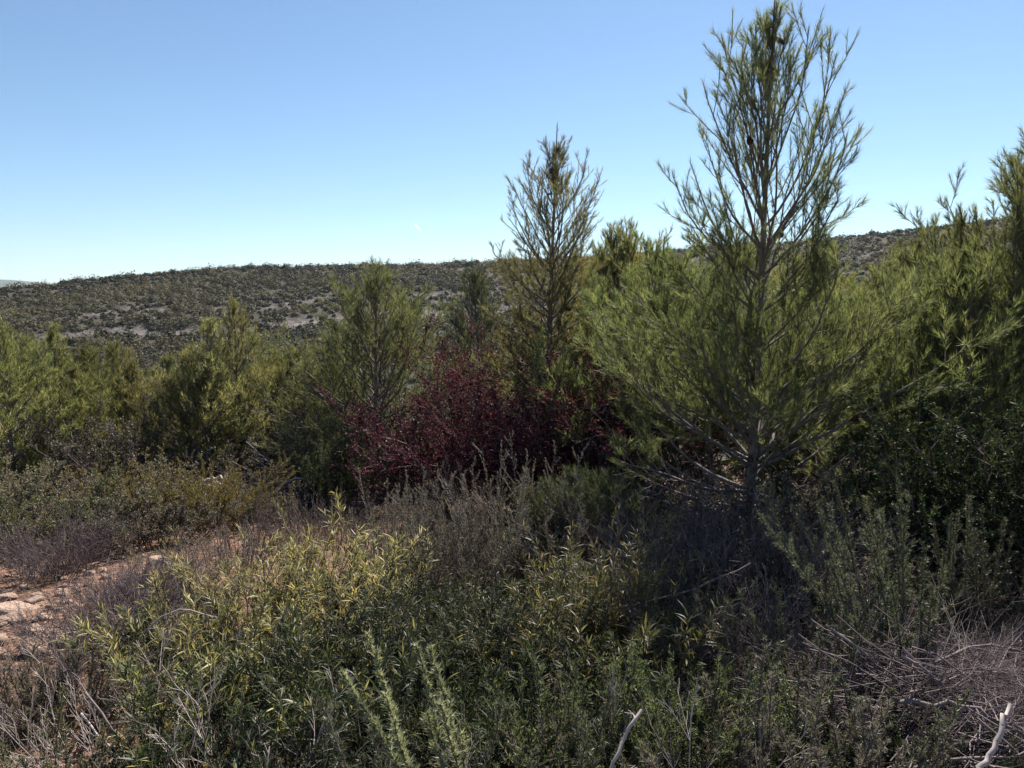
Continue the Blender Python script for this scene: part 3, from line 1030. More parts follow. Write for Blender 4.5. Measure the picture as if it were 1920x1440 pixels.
# --- grey heath band between the clearing and the red shrubs
heath = [(500, 8.4, 930), (570, 8.2, 935), (630, 8.8, 930), (465, 7.4, 985), (550, 7.2, 975), (430, 6.6, 1010), (620, 7.4, 965)]
for k, (px, d, py) in enumerate(heath):
    x_, y_, z_ = put(px, d)
    H = max(top_for(py, d) - z_, .35)
    w, l = spire_shrub(300 + k, H, 26, 34, ln=.016, w=.003, dens=120, m=(10,), base=.35, side=.3)
    plant('heath_shrub', ['tall grey heath beyond the golden juniper', 'grey heath tuft before the heap of dead boughs', 'grey heath tuft against the low red shrub', 'purple grey heath at the clearing edge beside the golden juniper',
                          'dry grey heath behind the yellow green narrow leaved shrub', 'sparse purple grey heath nearest to the stones of the clearing', 'grey heath behind the dark gap beside the low red shrub'][k],
          'heath', (x_, y_, z_), k, w, l, M_TWIG, M_ROSEMARY_GREY, 'grey heaths before the red shrubs')

# --- pale grey sprays rising before the red shrubs
for k, (px, d, py, n) in enumerate([(745, 6.2, 925, 16), (820, 6.4, 935, 16), (900, 6.3, 915, 18), (965, 6.0, 880, 16), (1000, 5.6, 960, 18), (880, 5.4, 975, 22), (780, 5.6, 975, 22)]):
    x_, y_, z_ = put(px, d)
    H = top_for(py, d) - z_
    w, l = spire_shrub(320 + k, H * 1.08, 22, n + 8, ln=.020, w=.0040, dens=300, m=(14,), base=.26, tb=.6, side=.28)
    plant('heath_shrub', ['grey spray shrub with stiff wands in front of the low red shrub', 'grey spray shrub before the middle of the red shrubs', 'grey spray shrub with forked wands before the tallest red shrub',
                          'tallest grey spray shrub, before the trunk of the slender pine', 'grey green spray shrub at the edge of the dark fir like clump', 'low lilac grey spray shrub above the dark narrow leaved shrub', 'low grey spray shrub behind the yellow green shrub'][k],
          'heath', (x_, y_, z_), k, w, l, M_TWIG, M_ROSEMARY_GREY, 'grey spray shrubs')

# --- dark green soft clump beside the tallest pine
for k, (px, d, py) in enumerate([(1085, 6.6, 905), (1140, 6.2, 915), (1055, 5.8, 950)]):
    x_, y_, z_ = put(px, d)
    H = top_for(py, d) - z_
    sp = bushy_pine(340 + k, H, .5, 7, .1, 200, .0034, .06, 8, 4, .02)
    place_pine('pine_sapling', sp, ['soft dark green pine sapling under the low boughs of the tallest pine', 'pine sapling wedged among the dead lower branches of the tallest pine', 'low pine sapling behind the spray shrubs with grey green tips'][k], (x_, y_, z_), k, M_NEEDLE_DARK, 'pine saplings', False)

# --- narrow leaved shrubs, the big near masses
near_narrow = [
    # column, distance, top row, spread, n0, material, tint, density, label
    (455, 4.3, 1030, 34, 26, M_WILLOWY, .78, 60, 'yellow green narrow leaved shrub with pale tips, next to the dry grey thorn bush'),
    (570, 4.3, 1000, 32, 28, M_WILLOWY, .82, 62, 'tall yellow tipped narrow leaved shrub, brightest of the narrow leaved ones'),
    (660, 4.5, 1010, 30, 24, M_WILLOWY, .66, 60, 'narrow leaved shrub with straw coloured stems between the yellow tipped shrub and the dark one'),
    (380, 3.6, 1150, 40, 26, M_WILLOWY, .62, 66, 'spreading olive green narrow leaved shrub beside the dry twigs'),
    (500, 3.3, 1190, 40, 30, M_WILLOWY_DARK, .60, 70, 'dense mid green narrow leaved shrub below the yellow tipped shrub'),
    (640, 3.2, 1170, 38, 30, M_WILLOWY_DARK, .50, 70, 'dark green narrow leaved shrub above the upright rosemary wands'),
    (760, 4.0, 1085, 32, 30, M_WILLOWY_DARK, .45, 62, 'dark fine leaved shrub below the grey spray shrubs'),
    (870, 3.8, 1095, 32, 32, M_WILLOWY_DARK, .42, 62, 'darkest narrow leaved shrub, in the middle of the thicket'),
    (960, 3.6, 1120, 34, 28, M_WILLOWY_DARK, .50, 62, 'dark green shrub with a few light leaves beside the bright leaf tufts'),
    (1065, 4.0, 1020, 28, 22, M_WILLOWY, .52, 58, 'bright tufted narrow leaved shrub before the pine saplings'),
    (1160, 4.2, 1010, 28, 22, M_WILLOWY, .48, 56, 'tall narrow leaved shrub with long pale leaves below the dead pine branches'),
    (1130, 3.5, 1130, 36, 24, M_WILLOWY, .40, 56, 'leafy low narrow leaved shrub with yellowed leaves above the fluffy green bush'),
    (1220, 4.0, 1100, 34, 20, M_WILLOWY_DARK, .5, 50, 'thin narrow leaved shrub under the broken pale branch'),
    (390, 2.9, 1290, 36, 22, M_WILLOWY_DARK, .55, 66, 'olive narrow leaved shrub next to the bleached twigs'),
    (900, 2.75, 1345, 40, 26, M_GLOSSY_AND_SHADE, .4, 80, 'low shrub painted dark for the shade of the gap behind the tall rosemary wands'),  # gap shade put into the leaf colour, here and on three more below
    (1010, 2.7, 1340, 40, 26, M_GLOSSY_AND_SHADE, .4, 80, 'low shrub painted dark for the shade of the gap beside the fluffy fresh bush'),
    (800, 2.9, 1310, 40, 22, M_GLOSSY_AND_SHADE, .4, 80, 'low shrub painted blackish for the shade beneath the dark green shrub at the wands'),
    (1400, 2.9, 1290, 40, 22, M_GLOSSY_AND_SHADE, .4, 80, 'low shrub painted shade black between the fluffy dark green bush and the grey rosemary'),
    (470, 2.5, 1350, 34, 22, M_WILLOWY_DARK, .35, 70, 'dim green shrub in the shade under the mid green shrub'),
]
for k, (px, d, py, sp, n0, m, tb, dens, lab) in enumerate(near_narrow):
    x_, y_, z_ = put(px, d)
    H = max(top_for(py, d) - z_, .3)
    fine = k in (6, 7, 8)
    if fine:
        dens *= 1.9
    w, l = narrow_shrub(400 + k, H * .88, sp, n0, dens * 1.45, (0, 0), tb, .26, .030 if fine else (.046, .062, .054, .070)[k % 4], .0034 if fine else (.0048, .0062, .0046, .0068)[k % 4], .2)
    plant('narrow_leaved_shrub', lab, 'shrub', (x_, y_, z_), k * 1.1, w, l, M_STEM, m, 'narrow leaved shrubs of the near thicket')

# --- rosemary wands
rosem = [
    (905, 2.4, 1215, 15, 8, (-.30, .0), M_ROSEMARY, 'rosemary with tall pale green wands curving up from the dark gap'),
    (985, 2.3, 1350, 30, 9, (.1, -.05), M_ROSEMARY, 'low rosemary beside the tall wands, its shoots spreading sideways'),
    (830, 2.15, 1390, 34, 10, (0, 0), M_ROSEMARY, 'low dense rosemary under the tall pale green wands'),
    (1690, 3.7, 965, 18, 16, (-.34, .0), M_ROSEMARY, 'big rosemary with long wands leaning over, its tallest wand before the dark shrub'),
    (1700, 3.5, 1075, 24, 16, (-.30, 0), M_ROSEMARY, 'rosemary leaning from the heap of dry brush towards the tall wands'),
    (1530, 3.4, 1110, 24, 14, (-.1, 0), M_ROSEMARY, 'bushy green rosemary before the base of the tallest pine'),
    (1440, 3.6, 1130, 26, 12, (-.1, 0), M_ROSEMARY_GREY, 'grey rosemary beside the broken pale branch'),
    (1790, 4.3, 980, 22, 8, (0, 0), M_ROSEMARY, 'light green rosemary tuft standing out before the dark broadleaf shrub'),
    (1870, 4.2, 1005, 24, 9, (0, 0), M_ROSEMARY, 'pale star leaved tuft at the picture edge before the dark broadleaf shrub'),
    (1700, 4.2, 1050, 24, 9, (0, 0), M_ROSEMARY, 'small rosemary tuft between the big leaning rosemary and the dark hollow'),
    (1500, 2.7, 1290, 34, 14, (0, 0), M_ROSEMARY_GREY, 'grey green low rosemary among fallen twigs'),
    (1610, 2.7, 1280, 32, 14, (0, 0), M_ROSEMARY, 'green low rosemary with one rusty shoot at the edge of the dry brush'),
    (1420, 2.3, 1350, 36, 12, (0, 0), M_ROSEMARY_GREY, 'dim grey rosemary below the fluffy green bush'),
    (1680, 2.4, 1360, 36, 10, (0, 0), M_ROSEMARY_GREY, 'sparse grey rosemary growing through the dry brush'),
]
for k, (px, d, py, sp, n0, lean, m, lab) in enumerate(rosem):
    x_, y_, z_ = put(px, d)
    H = max(top_for(py, d) - z_, .3)
    slim = k in (0, 3, 4, 7, 8, 9)
    w, l = spire_shrub(500 + k, H * (1.05 if slim else .97), sp, n0, lean, (.024 if k == 0 else .021), .0044 if k == 0 else .0036, 1150 if slim else 650, (24 if k == 0 else 18,), .13, (.75 if k == 0 else .42) if slim else .42, .09 if k == 0 else .15 if slim else .22, .022)
    plant('rosemary_bush', lab, 'rosemary', (x_, y_, z_), 0, w, l, M_STEM, M_ROSEMARY_PALE if k == 0 else m, 'rosemary bushes of the near thicket')

# --- fluffy fresh green bushes
for k, (px, d, py, m, lab) in enumerate([
        (1085, 2.6, 1300, M_FRESH, 'fluffy fresh green bush beside the pale dead stick'),
        (1290, 2.8, 1235, M_FRESH, 'dense fluffy dark green bush right behind the pale dead stick'),
        (1200, 2.4, 1385, M_OLIVEGREY, 'low grey green bush at the foot of the pale dead stick'),
        (90, 2.6, 1395, M_FRESH, 'yellow green low bush by the bleached twigs'),
        (20, 3.4, 1290, M_OLIVEGREY, 'grey green fine leaved bush below the stones'),
        (190, 2.5, 1420, M_GOLD, 'golden green low bush among the bleached twigs'),
        (130, 3.4, 1320, M_OLIVEGREY, 'thin grey green bush between the stones and the bleached twigs')]):
    x_, y_, z_ = put(px, d)
    H = max(top_for(py, d) - z_, .28)
    w, l = spire_shrub(540 + k, H * .97, 30 if k < 2 else 36, 36 if k < 2 else 28, (0, 0), .019, .0036, 430, (16,), .15, .5, .28)
    plant('fine_leaved_bush', lab, 'bush', (x_, y_, z_), k, w, l, M_STEM, m, 'fine leaved low bushes')

# --- dark broadleaf shrubs
for k, (px, d, py, sp, lab) in enumerate([
        (1850, 5.4, 765, 32, 'big dark glossy broadleaf shrub under the edge pine'),
        (1690, 5.9, 870, 34, 'dark broadleaf shrub touching the long boughs of the tallest pine'),
        (1970, 5.0, 790, 34, 'dark broadleaf shrub at the very picture edge'),
        (1570, 6.2, 880, 36, 'low dark olive broadleaf shrub behind the trunk of the tallest pine')]):
    x_, y_, z_ = put(px, d)
    H = top_for(py, d) - z_
    w, l = round_shrub(580 + k, H * .93, sp, 22, 120, .036, .014, (8, 6), .3, .45, .25)
    plant('broadleaf_shrub', lab, 'shrub', (x_, y_, z_), k, w, l, M_STEM, M_GLOSSY_AND_SHADE if k < 3 else M_OLIVEGREY, 'dark broadleaf shrubs')

# --- dry leafless shrubs
for k, (px, d, py, sp, n0, lab) in enumerate([
        (250, 4.9, 1080, 46, 90, 'dry leafless grey thorn bush on the stony clearing'),
        (330, 4.5, 1110, 46, 60, 'dry purple grey twig bush between the thorn bush and the yellow green shrub'),
        (110, 6.6, 985, 48, 70, 'rounded dry grey bush against the scrub band on the far side of the clearing'),
        (210, 3.1, 1270, 44, 24, 'bleached leafless twig bush below the stones'),
        (690, 3.0, 1330, 46, 14, 'bare thin twigs in the dark gap beside the rosemary wands'),
        (420, 2.4, 1380, 40, 14, 'bleached bare twigs in front of the olive shrub'),
        (1370, 4.8, 1010, 46, 60, 'tangle of bare grey twigs round the foot of the tallest pine'),
        (1200, 5.2, 990, 46, 44, 'bare twig bush under the dead lower branches of the tallest pine'),
        (1180, 2.15, 1380, 40, 12, 'bare pale twigs at the foot of the fluffy fresh bush'),
        (1290, 5.6, 940, 48, 60, 'dense grey purple twig tangle under the long boughs of the tallest pine'),
        (1480, 5.2, 960, 48, 60, 'grey twig tangle between the trunk of the tallest pine and the leaning rosemary'),
        (1340, 3.9, 1120, 50, 50, 'dry purple grey twig bush just below the broken pale branch'),
        (1560, 3.3, 1190, 52, 50, 'dry lilac grey twig bush among the rosemary by the brush heap'),
        (185, 4.4, 1130, 50, 70, 'low dry grey bush hemming in the stones of the clearing'),
        (50, 6.3, 1035, 46, 34, 'low dry grey bush in front of the dark lying stone of the clearing'),
        (300, 5.7, 1050, 50, 50, 'dry purple grey bush at the narrow end of the clearing'),
        (120, 3.5, 1230, 50, 30, 'dry grey brown twigs growing over the low end of the weathered slab')]):
    x_, y_, z_ = put(px, d)
    H = max(top_for(py, d) - z_, .25)
    w = twig_shrub(600 + k, H * .95, sp, n0 if k not in (5, 8) else n0 // 2, r0=.0036 if k != 3 else .0028)
    plant('dry_bush', lab, 'dry bush', (x_, y_, z_), k, w, None, M_TWIG if k not in (3, 5, 8) else M_PALE, None, 'leafless dry bushes', woodname='twig_tangle')

# --- dull undergrowth beneath the pines, copies of four shrubs
under = []
for k in range(4):
    w, l = round_shrub(640 + k, .55, 52, 22, 120, .026, .012, (7, 5), .35, .42, .25)
    under.append((w.mesh('woody_stem', [M_STEM]), l.mesh('foliage', [(M_OLIVEGREY, M_GREYLEAF, M_WILLOWY_DARK, M_GREYLEAF)[k]])))
under_shade = []  # thicket shade put into the leaf colour of these copies
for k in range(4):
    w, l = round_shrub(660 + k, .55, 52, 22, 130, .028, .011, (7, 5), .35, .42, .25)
    under_shade.append((w.mesh('woody_stem', [M_STEM]), l.mesh('foliage', [M_GLOSSY_AND_SHADE])))
rng = np.random.default_rng(77)
for k in range(134):
    if k < 44:
        px = rng.uniform(620, 1960)
        d = rng.uniform(6.6, 13.5) if px > 1180 else rng.uniform(11.5, 14)
    elif k < 64:
        px, d = rng.uniform(-120, 640), rng.uniform(11.8, 15.0)
    elif k >= 104:
        px, d = rng.uniform(1120, 1640), rng.uniform(4.7, 7.6)
    else:
        d = rng.uniform(1.95, 4.6)
        px = rng.uniform(300 if d < 3.4 else 420, 1750)
        if 700 < px < 1060 and d < 3.0:
            d += 1.0
    x_, y_, z_ = put(px, d)
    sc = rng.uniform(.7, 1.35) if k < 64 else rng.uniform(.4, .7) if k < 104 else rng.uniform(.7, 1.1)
    t = thing('undergrowth_shrub', 'low dull shrub of the undergrowth beneath the pines' if k < 64 else 'small shrub with the shade of the near thicket painted into its leaves' if k < 104 else 'dull shrub crowding the foot of the tallest pine', 'shrub', (x_, y_, z_), rng.uniform(0, 6.28), 'undergrowth shrubs beneath the pines' if k < 64 else 'small shrubs painted dark for the shade of the thicket' if k < 104 else 'shrubs at the foot of the tallest pine', sc)
    for nm, me in zip(('woody_stem', 'foliage'), (under_shade if 64 <= k < 104 else under)[k % 4]):
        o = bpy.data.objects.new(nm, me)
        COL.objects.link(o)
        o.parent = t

# ------------------------------------------------------------------ dry brush: heaps of twigs
def brush(seed, n, rx, ry, h, lmin, lmax, r, flat=.25, dirx=None):
    rng = np.random.default_rng(seed)
    x, y = rng.normal(size=n) * rx, rng.normal(size=n) * ry
    prof = np.exp(-(x / rx) ** 2 * .5 - (y / ry) ** 2 * .5)
    z = h * prof * rng.random(n) ** .6
    a = rng.uniform(0, 6.283, n) if dirx is None else dirx + rng.normal(size=n) * .5
    L = rng.uniform(lmin, lmax, n)
    D = np.stack([np.cos(a), np.sin(a), rng.normal(size=n) * flat], -1)
    P = grow(np.stack([x, y, z], -1) - unit(D) * L[:, None] * .5, D, L, 6, rng, -.01, .16)
    P[..., 2] = np.maximum(P[..., 2], .0)
    return rng, P, L


def brush_thing(name, label, cat, loc, rz, seed, n, rx, ry, h, lmin, lmax, r, mat, dirx=None, kind=None):
    rng, P, L = brush(seed, n, rx, ry, h, lmin, lmax, r, flat=.3, dirx=dirx)
    mb = MB()
    tubes(mb, P, taper(n, 6, r * rng.uniform(.5, 1.4, n), r * .3), 4, 0, rng.uniform(.2, .8, n))
    Q, QL, _, _ = offshoots(P, L, 4, .2, 1, 35, .4, rng, 4, 0, .1, 0, .5, .04)
    tubes(mb, Q, taper(len(Q), 4, r * .4, r * .2), 3, 0, rng.uniform(.2, .8, len(Q)))
    nb_ = max(6, n // 28)
    Pb = grow(P[:nb_, 0] + np.array([0, 0, .02]), P[:nb_, -1] - P[:nb_, 0], L[:nb_] * 1.15, 8, rng, 0, .2)
    Pb[..., 2] = np.maximum(Pb[..., 2], 0)
    tubes(mb, Pb, taper(nb_, 8, r * rng.uniform(1.6, 3.2, nb_), r * .9) * rng.uniform(.8, 1.2, (nb_, 8)), 6, 0, rng.uniform(.3, 1.0, nb_))
    Qb, QLb, _, _ = offshoots(Pb, L[:nb_], 3, .2, .9, 42, .45, rng, 6, 0, .18, 0, .4, .06)
    tubes(mb, Qb, taper(len(Qb), 6, r * 1.1, r * .5), 4, 0, rng.uniform(.3, .9, len(Qb)))
    o = mb.build(name, mat)
    o.location = loc
    o.rotation_euler = (0, 0, rz)
    o['label'] = label
    o['category'] = cat
    if kind:
        o['kind'] = kind
    return o


x_, y_, z_ = put(1800, 3.0)
brush_thing('brush_heap', 'heap of dry purple grey cut brush rising at the picture edge', 'brush heap', (x_, y_, z_), 0, 700, 1700, .46, .40, .44, .3, 1.0, .0026, M_TWIG, dirx=.3)
x_, y_, z_ = put(1640, 3.1)
brush_thing('brush_heap', 'thin sheet of dry twigs lying under the leaning rosemary', 'brush heap', (x_, y_, z_), 0, 701, 900, .35, .3, .24, .2, .7, .0023, M_TWIG)
x_, y_, z_ = put(560, 10.9)
brush_thing('brush_heap', 'heap of dead grey boughs in the shade below the grey brown bush', 'brush heap', (x_, y_, z_), 0, 702, 520, .75, .45, .55, .5, 1.5, .008, M_TWIG, dirx=.15)
x_, y_, z_ = put(410, 9.9)
brush_thing('brush_heap', 'small heap of sunlit pale dead branches beside the golden juniper', 'brush heap', (x_, y_, z_), 0, 703, 120, .4, .25, .42, .4, 1.1, .010, M_PALE, dirx=.1)

# litter of twigs all over the near ground
rng = np.random.default_rng(71)
n = 5200
px = rng.uniform(-250, 2150, n)
d = rng.uniform(2.0, 11.0, n)
x = (px - 960) / FPX * d
z = height(x, d)
a = rng.uniform(0, 6.283, n)
L = rng.uniform(.08, .5, n)
P = grow(np.stack([x, d, z + rng.uniform(0.004, .05, n)], -1), np.stack([np.cos(a), np.sin(a), rng.normal(size=n) * .12], -1), L, 4, rng, 0, .1)
mb = MB()
tubes(mb, P, taper(n, 4, rng.uniform(.0012, .004, n), .0008), 3, 0, rng.uniform(.2, .8, n))
mb.build('twig_litter', M_TWIG, kind='stuff')
# short dry herbs and fallen leaves between the shrubs
n = 9000
px = rng.uniform(-250, 2150, n)
d = rng.uniform(1.9, 10.5, n)
x = (px - 960) / FPX * d
clear = (px < 230) & (d > 4.4) & (d < 7.0)
ok = ~clear | (rng.random(n) < .12)
x, d = x[ok], d[ok]
n = len(x)
mb = MB()
i = np.repeat(np.arange(n), 9)
p = np.stack([x, d, height(x, d)], -1)[i] + rng.normal(size=(len(i), 3)) * [.03, .03, 0]
dd = unit(rng.normal(size=(len(i), 3)) * [.5, .5, .2] + [0, 0, .8])
needles(mb, p, dd, rng.uniform(.04, .16, len(i)), .004, 0, np.clip(rng.normal(.45, .25, len(i)), 0, 1), rng)
mb.build('dry_herbs', M_OLIVEGREY, kind='stuff')

# ------------------------------------------------------------------ single dead branches
def dead_branch(name, label, pts, r0, r1, mat, seed, sub=5, sublen=.35):
    rng = np.random.default_rng(seed)
    pts = np.array(pts, float)
    o0 = pts[0].copy()
    Pk = np.stack([np.interp(np.linspace(0, len(pts) - 1, 12), np.arange(len(pts)), pts[:, c]) for c in range(3)], -1) - o0
    Pk[1:-1] += rng.normal(size=(10, 3)) * r0 * .7
    L = np.array([np.linalg.norm(np.diff(Pk, axis=0), axis=1).sum()])
    t = thing(name, label, 'dead branch', tuple(o0))
    mb = MB()
    rad = taper(1, 12, r0, r1)
    rad *= rng.uniform(.85, 1.15, rad.shape)
    tubes(mb, Pk[None], rad, 7)
    limb = mb.build('limb', mat, t, True)
    if sub:
        Q, QL, _, _ = offshoots(Pk[None], L, sub, .25, .95, 48, sublen, rng, 6, -.02, .14, 0, .4, .05)
        for k in range(len(Q)):
            m = MB()
            tubes(m, Q[k:k + 1], taper(1, 6, r1 * .8, r1 * .25), 4)
            Q3, QL3, _, _ = offshoots(Q[k:k + 1], QL[k:k + 1], 3, .3, .95, 45, .4, rng, 4, 0, .12, 0, .4, .03)
            tubes(m, Q3, taper(3, 4, r1 * .4, r1 * .2), 3)
            m.build('twig', mat, limb, True)
    return t


def P3d(px, py, d):
    """a point seen at column px, row py, at distance d ahead"""
    v = (720 - py) / FPX
    u = (px - 960) / FPX
    k = d / (CP + v * SP)
    return (u * k, d, (v * CP - SP) * k)


def gp(px, d, up):
    x, y, z = put(px, d)
    return (x, y, z + up)


dead_branch('dead_branch', 'pale bleached stick standing up out of the fluffy bushes, forked at its foot', [gp(1118, 2.12, .36), gp(1150, 2.2, .50), gp(1197, 2.3, .60)], .0075, .005, M_PALE, 1, 2, .25)
dead_branch('dead_branch', 'short thick bleached stick lying on the dry brush heap', [gp(1822, 2.2, .38), gp(1872, 2.35, .57)], .009, .007, M_PALE, 2, 0)
dead_branch('dead_branch', 'broken pale branch with hooked twigs hanging across the gap before the tallest pine', [gp(1400, 4.3, .62), gp(1300, 4.2, .50), gp(1200, 4.1, .42), gp(1130, 4.0, .36)], .0075, .004, M_TWIG, 3, 6, .32)
dead_branch('dead_branch', 'long grey bough lying across the dry brush heap', [gp(1680, 2.8, .35), gp(1800, 2.75, .38), gp(1950, 2.6, .30)], .010, .006, M_TWIG, 4, 6, .3)
dead_branch('dead_branch', 'arched straw coloured branch reaching from the thorn bush into the yellow green shrub', [gp(215, 3.7, .10), gp(290, 3.75, .42), gp(350, 3.8, .50), gp(420, 3.9, .42)], .006, .003, M_PALE, 5, 3, .3)
dead_branch('dead_branch', 'bleached branch slanting through the twigs below the stones', [gp(170, 2.95, .40), gp(225, 2.8, .30), gp(262, 2.65, .12)], .0042, .003, M_TWIG, 6, 4, .4)
dead_branch('dead_branch', 'straight thin dead branch lying beside the bleached twig bush', [gp(160, 3.0, .28), gp(250, 2.7, .2), gp(330, 2.5, .12)], .005, .003, M_PALE, 7, 3, .3)
dead_branch('dead_branch', 'white dead log end gleaming in the sun beside the golden juniper', [gp(375, 9.8, .36), gp(410, 9.8, .50), gp(455, 9.8, .36)], .028, .02, M_PALE, 8, 2, .4)
dead_branch('dead_branch', 'pale fallen trunk lying before the heap of dead boughs', [gp(470, 9.9, .36), gp(520, 10.0, .42), gp(600, 10.2, .48)], .022, .014, M_PALE, 9, 3, .3)
dead_branch('dead_branch', 'twisted bare grey twig with a curled end on the trunk side of the red shrub', [gp(1010, 9.2, .9), gp(1020, 9.2, 1.1), gp(1045, 9.3, 1.15)], .008, .004, M_PALE, 10, 3, .4)

# ------------------------------------------------------------------ rocks on the clearing
def rock_mesh(seed):
    import bmesh
    bm = bmesh.new()
    bmesh.ops.create_icosphere(bm, subdivisions=4, radius=1)
    V = np.array([v.co[:] for v in bm.verts])
    F = np.array([[v.index for v in f.verts] for f in bm.faces])
    bm.free()
    g = np.random.default_rng(seed)
    for _ in range(13):
        n = unit(g.normal(size=3))
        dd = g.uniform(.55, .9)
        ex = np.clip(V @ n - dd, 0, None)
        V = V - ex[:, None] * n * .93
    V += unit(V) * (.035 * np.sin(V[:, 0] * 6 + seed) * np.sin(V[:, 1] * 7) + .02 * g.normal(size=len(V)) * .5)[:, None]
    mb = MB()
    mb.add(V, F)
    return mb.mesh('limestone_rock', [M_ROCK])


ROCKS = [rock_mesh(k) for k in range(5)]
# column, row-distance, size (m, half), squash, label
rocks = [
    (30, 4.95, .085, .75, 'roundest pale limestone block, lit white, in front of the long white slab'),
    (22, 5.15, .15, .45, 'long white limestone slab lying behind the round block'),
    (66, 5.5, .13, .5, 'pinkish slab behind the long white slab'),
    (50, 6.15, .085, .5, 'pale single stone at the shadow edge of the clearing'),
    (12, 5.8, .12, .6, 'flat pinkish stone at the picture edge below the shadow'),
    (98, 4.5, .17, .5, 'long weathered grey slab with plants growing over its end'),
    (70, 4.35, .11, .6, 'grey pointed stone at the low end of the weathered slab'),
    (5, 4.9, .07, .7, 'small pale stone squeezed beside the round block'),
    (97, 5.2, .06, .7, 'small upright pink stone past the end of the long white slab'),
    (295, 6.9, .10, .6, 'pale block beyond the thorn bush under the golden juniper'),
    (258, 6.4, .07, .6, 'small pale stone between the thorn bush and the far shadow'),
    (200, 6.3, .09, .5, 'flat pink stone behind the thorn bush'),
    (30, 6.9, .10, .4, 'dark lying stone in the shadow of the scrub band'),
    (120, 6.4, .07, .5, 'dull stone at the foot of the rounded dry bush'),
    (345, 6.6, .08, .6, 'small orange tinted stone beside the sparse heath'),
    (60, 4.7, .07, .6, 'reddish stone below the round block'),
    (-10, 4.5, .14, .5, 'pale stone cut off by the picture edge'),
]
rng = np.random.default_rng(44)
for k, (px, d, s, sq, lab) in enumerate(rocks):
    x_, y_, z_ = put(px, d)
    o = bpy.data.objects.new('limestone_rock', ROCKS[k % 5])
    COL.objects.link(o)
    o.location = (x_, y_, z_ + s * sq * .35)
    s *= 1.0 if 'weathered' in lab or 'block' in lab else .6
    o.scale = (s * 1.15, s * .85, s * sq)
    o.rotation_euler = (rng.normal() * .15, rng.normal() * .15, rng.uniform(-.5, .5))
    o['label'], o['category'], o['group'] = lab, 'rock', 'limestone rocks on the clearing'
for k in range(230):
    px, d = rng.uniform(-120, 330), rng.uniform(4.2, 7.2)
    if px > 140 and d < 5.2:
        continue
    x_, y_, z_ = put(px, d)
    o = bpy.data.objects.new('small_stone', ROCKS[k % 5])
    COL.objects.link(o)
    s = .012 + .045 * rng.random() ** 2.5
    o.location = (x_, y_, z_ + s * .1)
    o.scale = (s * rng.uniform(.9, 1.6), s, s * rng.uniform(.4, .8))
    o.rotation_euler = (rng.normal() * .3, rng.normal() * .3, rng.uniform(0, 6.28))
    o['label'], o['category'], o['group'] = 'small pale pinkish stone scattered on the red soil of the clearing', 'stone', 'small stones on the clearing'

# ------------------------------------------------------------------ short vapour trail
a = np.linspace(0, 1, 14)
p0, p1 = np.array(P3d(777, 420, 20000)), np.array(P3d(790, 433, 20000))
Pk = p0 + (p1 - p0) * a[:, None]
mb = MB()
tubes(mb, Pk[None], (20 * np.sin(np.pi * (0.06 + .9 * a)) ** .6)[None], 8)
o = mb.build('vapour_trail', M_CLOUD, smooth_shade=True)
o['label'], o['category'] = 'tiny short white aircraft vapour trail low in the blue sky', 'vapour trail'

# ------------------------------------------------------------------ the air
hz, _nt, _N, _L = new_mat('air')
_o = _N('ShaderNodeOutputMaterial')
_v = _N('ShaderNodeVolumePrincipled')
_v.inputs['Color'].default_value = (0.68, 0.82, 1.0, 1)
_v.inputs['Density'].default_value = HAZE
_v.inputs['Anisotropy'].default_value = 0.35
_L(_v.outputs[0], _o.inputs['Volume'])
mb = MB()
bx, bz0, bz1 = 9700.0, -130.0, 330.0
mb.add([(sx * bx, sy * bx, z) for z in (bz0, bz1) for sx, sy in ((-1, -1), (1, -1), (1, 1), (-1, 1))],
       [(3, 2, 1, 0), (4, 5, 6, 7), (0, 1, 5, 4), (1, 2, 6, 5), (2, 3, 7, 6), (3, 0, 4, 7)])
mb.build('haze', hz, kind='stuff')

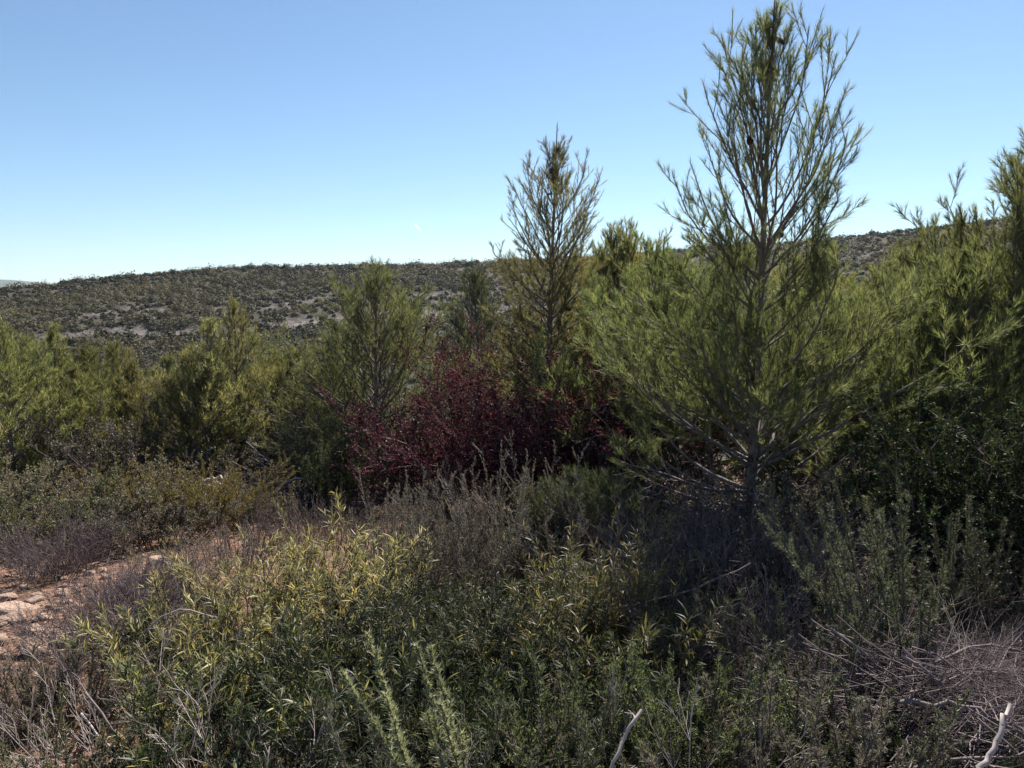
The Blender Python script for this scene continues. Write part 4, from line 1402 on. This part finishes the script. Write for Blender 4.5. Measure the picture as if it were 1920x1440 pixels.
# ------------------------------------------------------------------ light, sky, camera
SUN_EL, SUN_AZ = 48.0, 24.0            # degrees; azimuth clockwise from straight ahead
w = bpy.data.worlds.new('World')
scene.world = w
w.use_nodes = True
nt = w.node_tree
bg = nt.nodes['Background']
sky = nt.nodes.new('ShaderNodeTexSky')
sky.sky_type = 'NISHITA'
sky.sun_disc = False
sky.sun_elevation = R(SUN_EL)
sky.sun_rotation = R(SUN_AZ)
sky.altitude = 400
sky.air_density = 0.9
sky.dust_density = 0.12
sky.ozone_density = 4.5
wb = nt.nodes.new('ShaderNodeMix')          # white balance of the daylight
wb.data_type = 'RGBA'
wb.blend_type = 'MULTIPLY'
wb.inputs['Factor'].default_value = 1
wb.inputs['B'].default_value = (1.03, 1.055, 1.0, 1)
nt.links.new(sky.outputs[0], wb.inputs['A'])
nt.links.new(wb.outputs['Result'], bg.inputs[0])
bg.inputs[1].default_value = 0.061
sd = bpy.data.lights.new('sun', 'SUN')
sd.energy = 5.0
sd.angle = R(0.53)
sd.color = (1.0, 0.95, 0.87)
so = bpy.data.objects.new('sun', sd)
COL.objects.link(so)
az_, el_ = R(SUN_AZ), R(SUN_EL)
from mathutils import Vector
so.rotation_euler = Vector((math.sin(az_) * math.cos(el_), math.cos(az_) * math.cos(el_), math.sin(el_))).to_track_quat('Z', 'Y').to_euler()
so.location = (20, 20, 30)

cam = bpy.data.cameras.new('camera')
co = bpy.data.objects.new('camera', cam)
COL.objects.link(co)
co.location = (0, 0, 0)
co.rotation_euler = (R(90) - PITCH, 0, 0)
cam.sensor_width = 36
cam.lens = 36 * FPX / 1920
cam.clip_start = 0.05
cam.clip_end = 60000
scene.camera = co
scene.view_settings.view_transform = 'Standard'
scene.view_settings.look = 'None'
scene.view_settings.exposure = 1.15
scene.view_settings.gamma = 1.0
scene.cycles.max_bounces = 5
scene.cycles.diffuse_bounces = 3
scene.cycles.glossy_bounces = 2
scene.cycles.transmission_bounces = 3
scene.cycles.transparent_max_bounces = 6
scene.cycles.caustics_reflective = False
scene.cycles.caustics_refractive = False
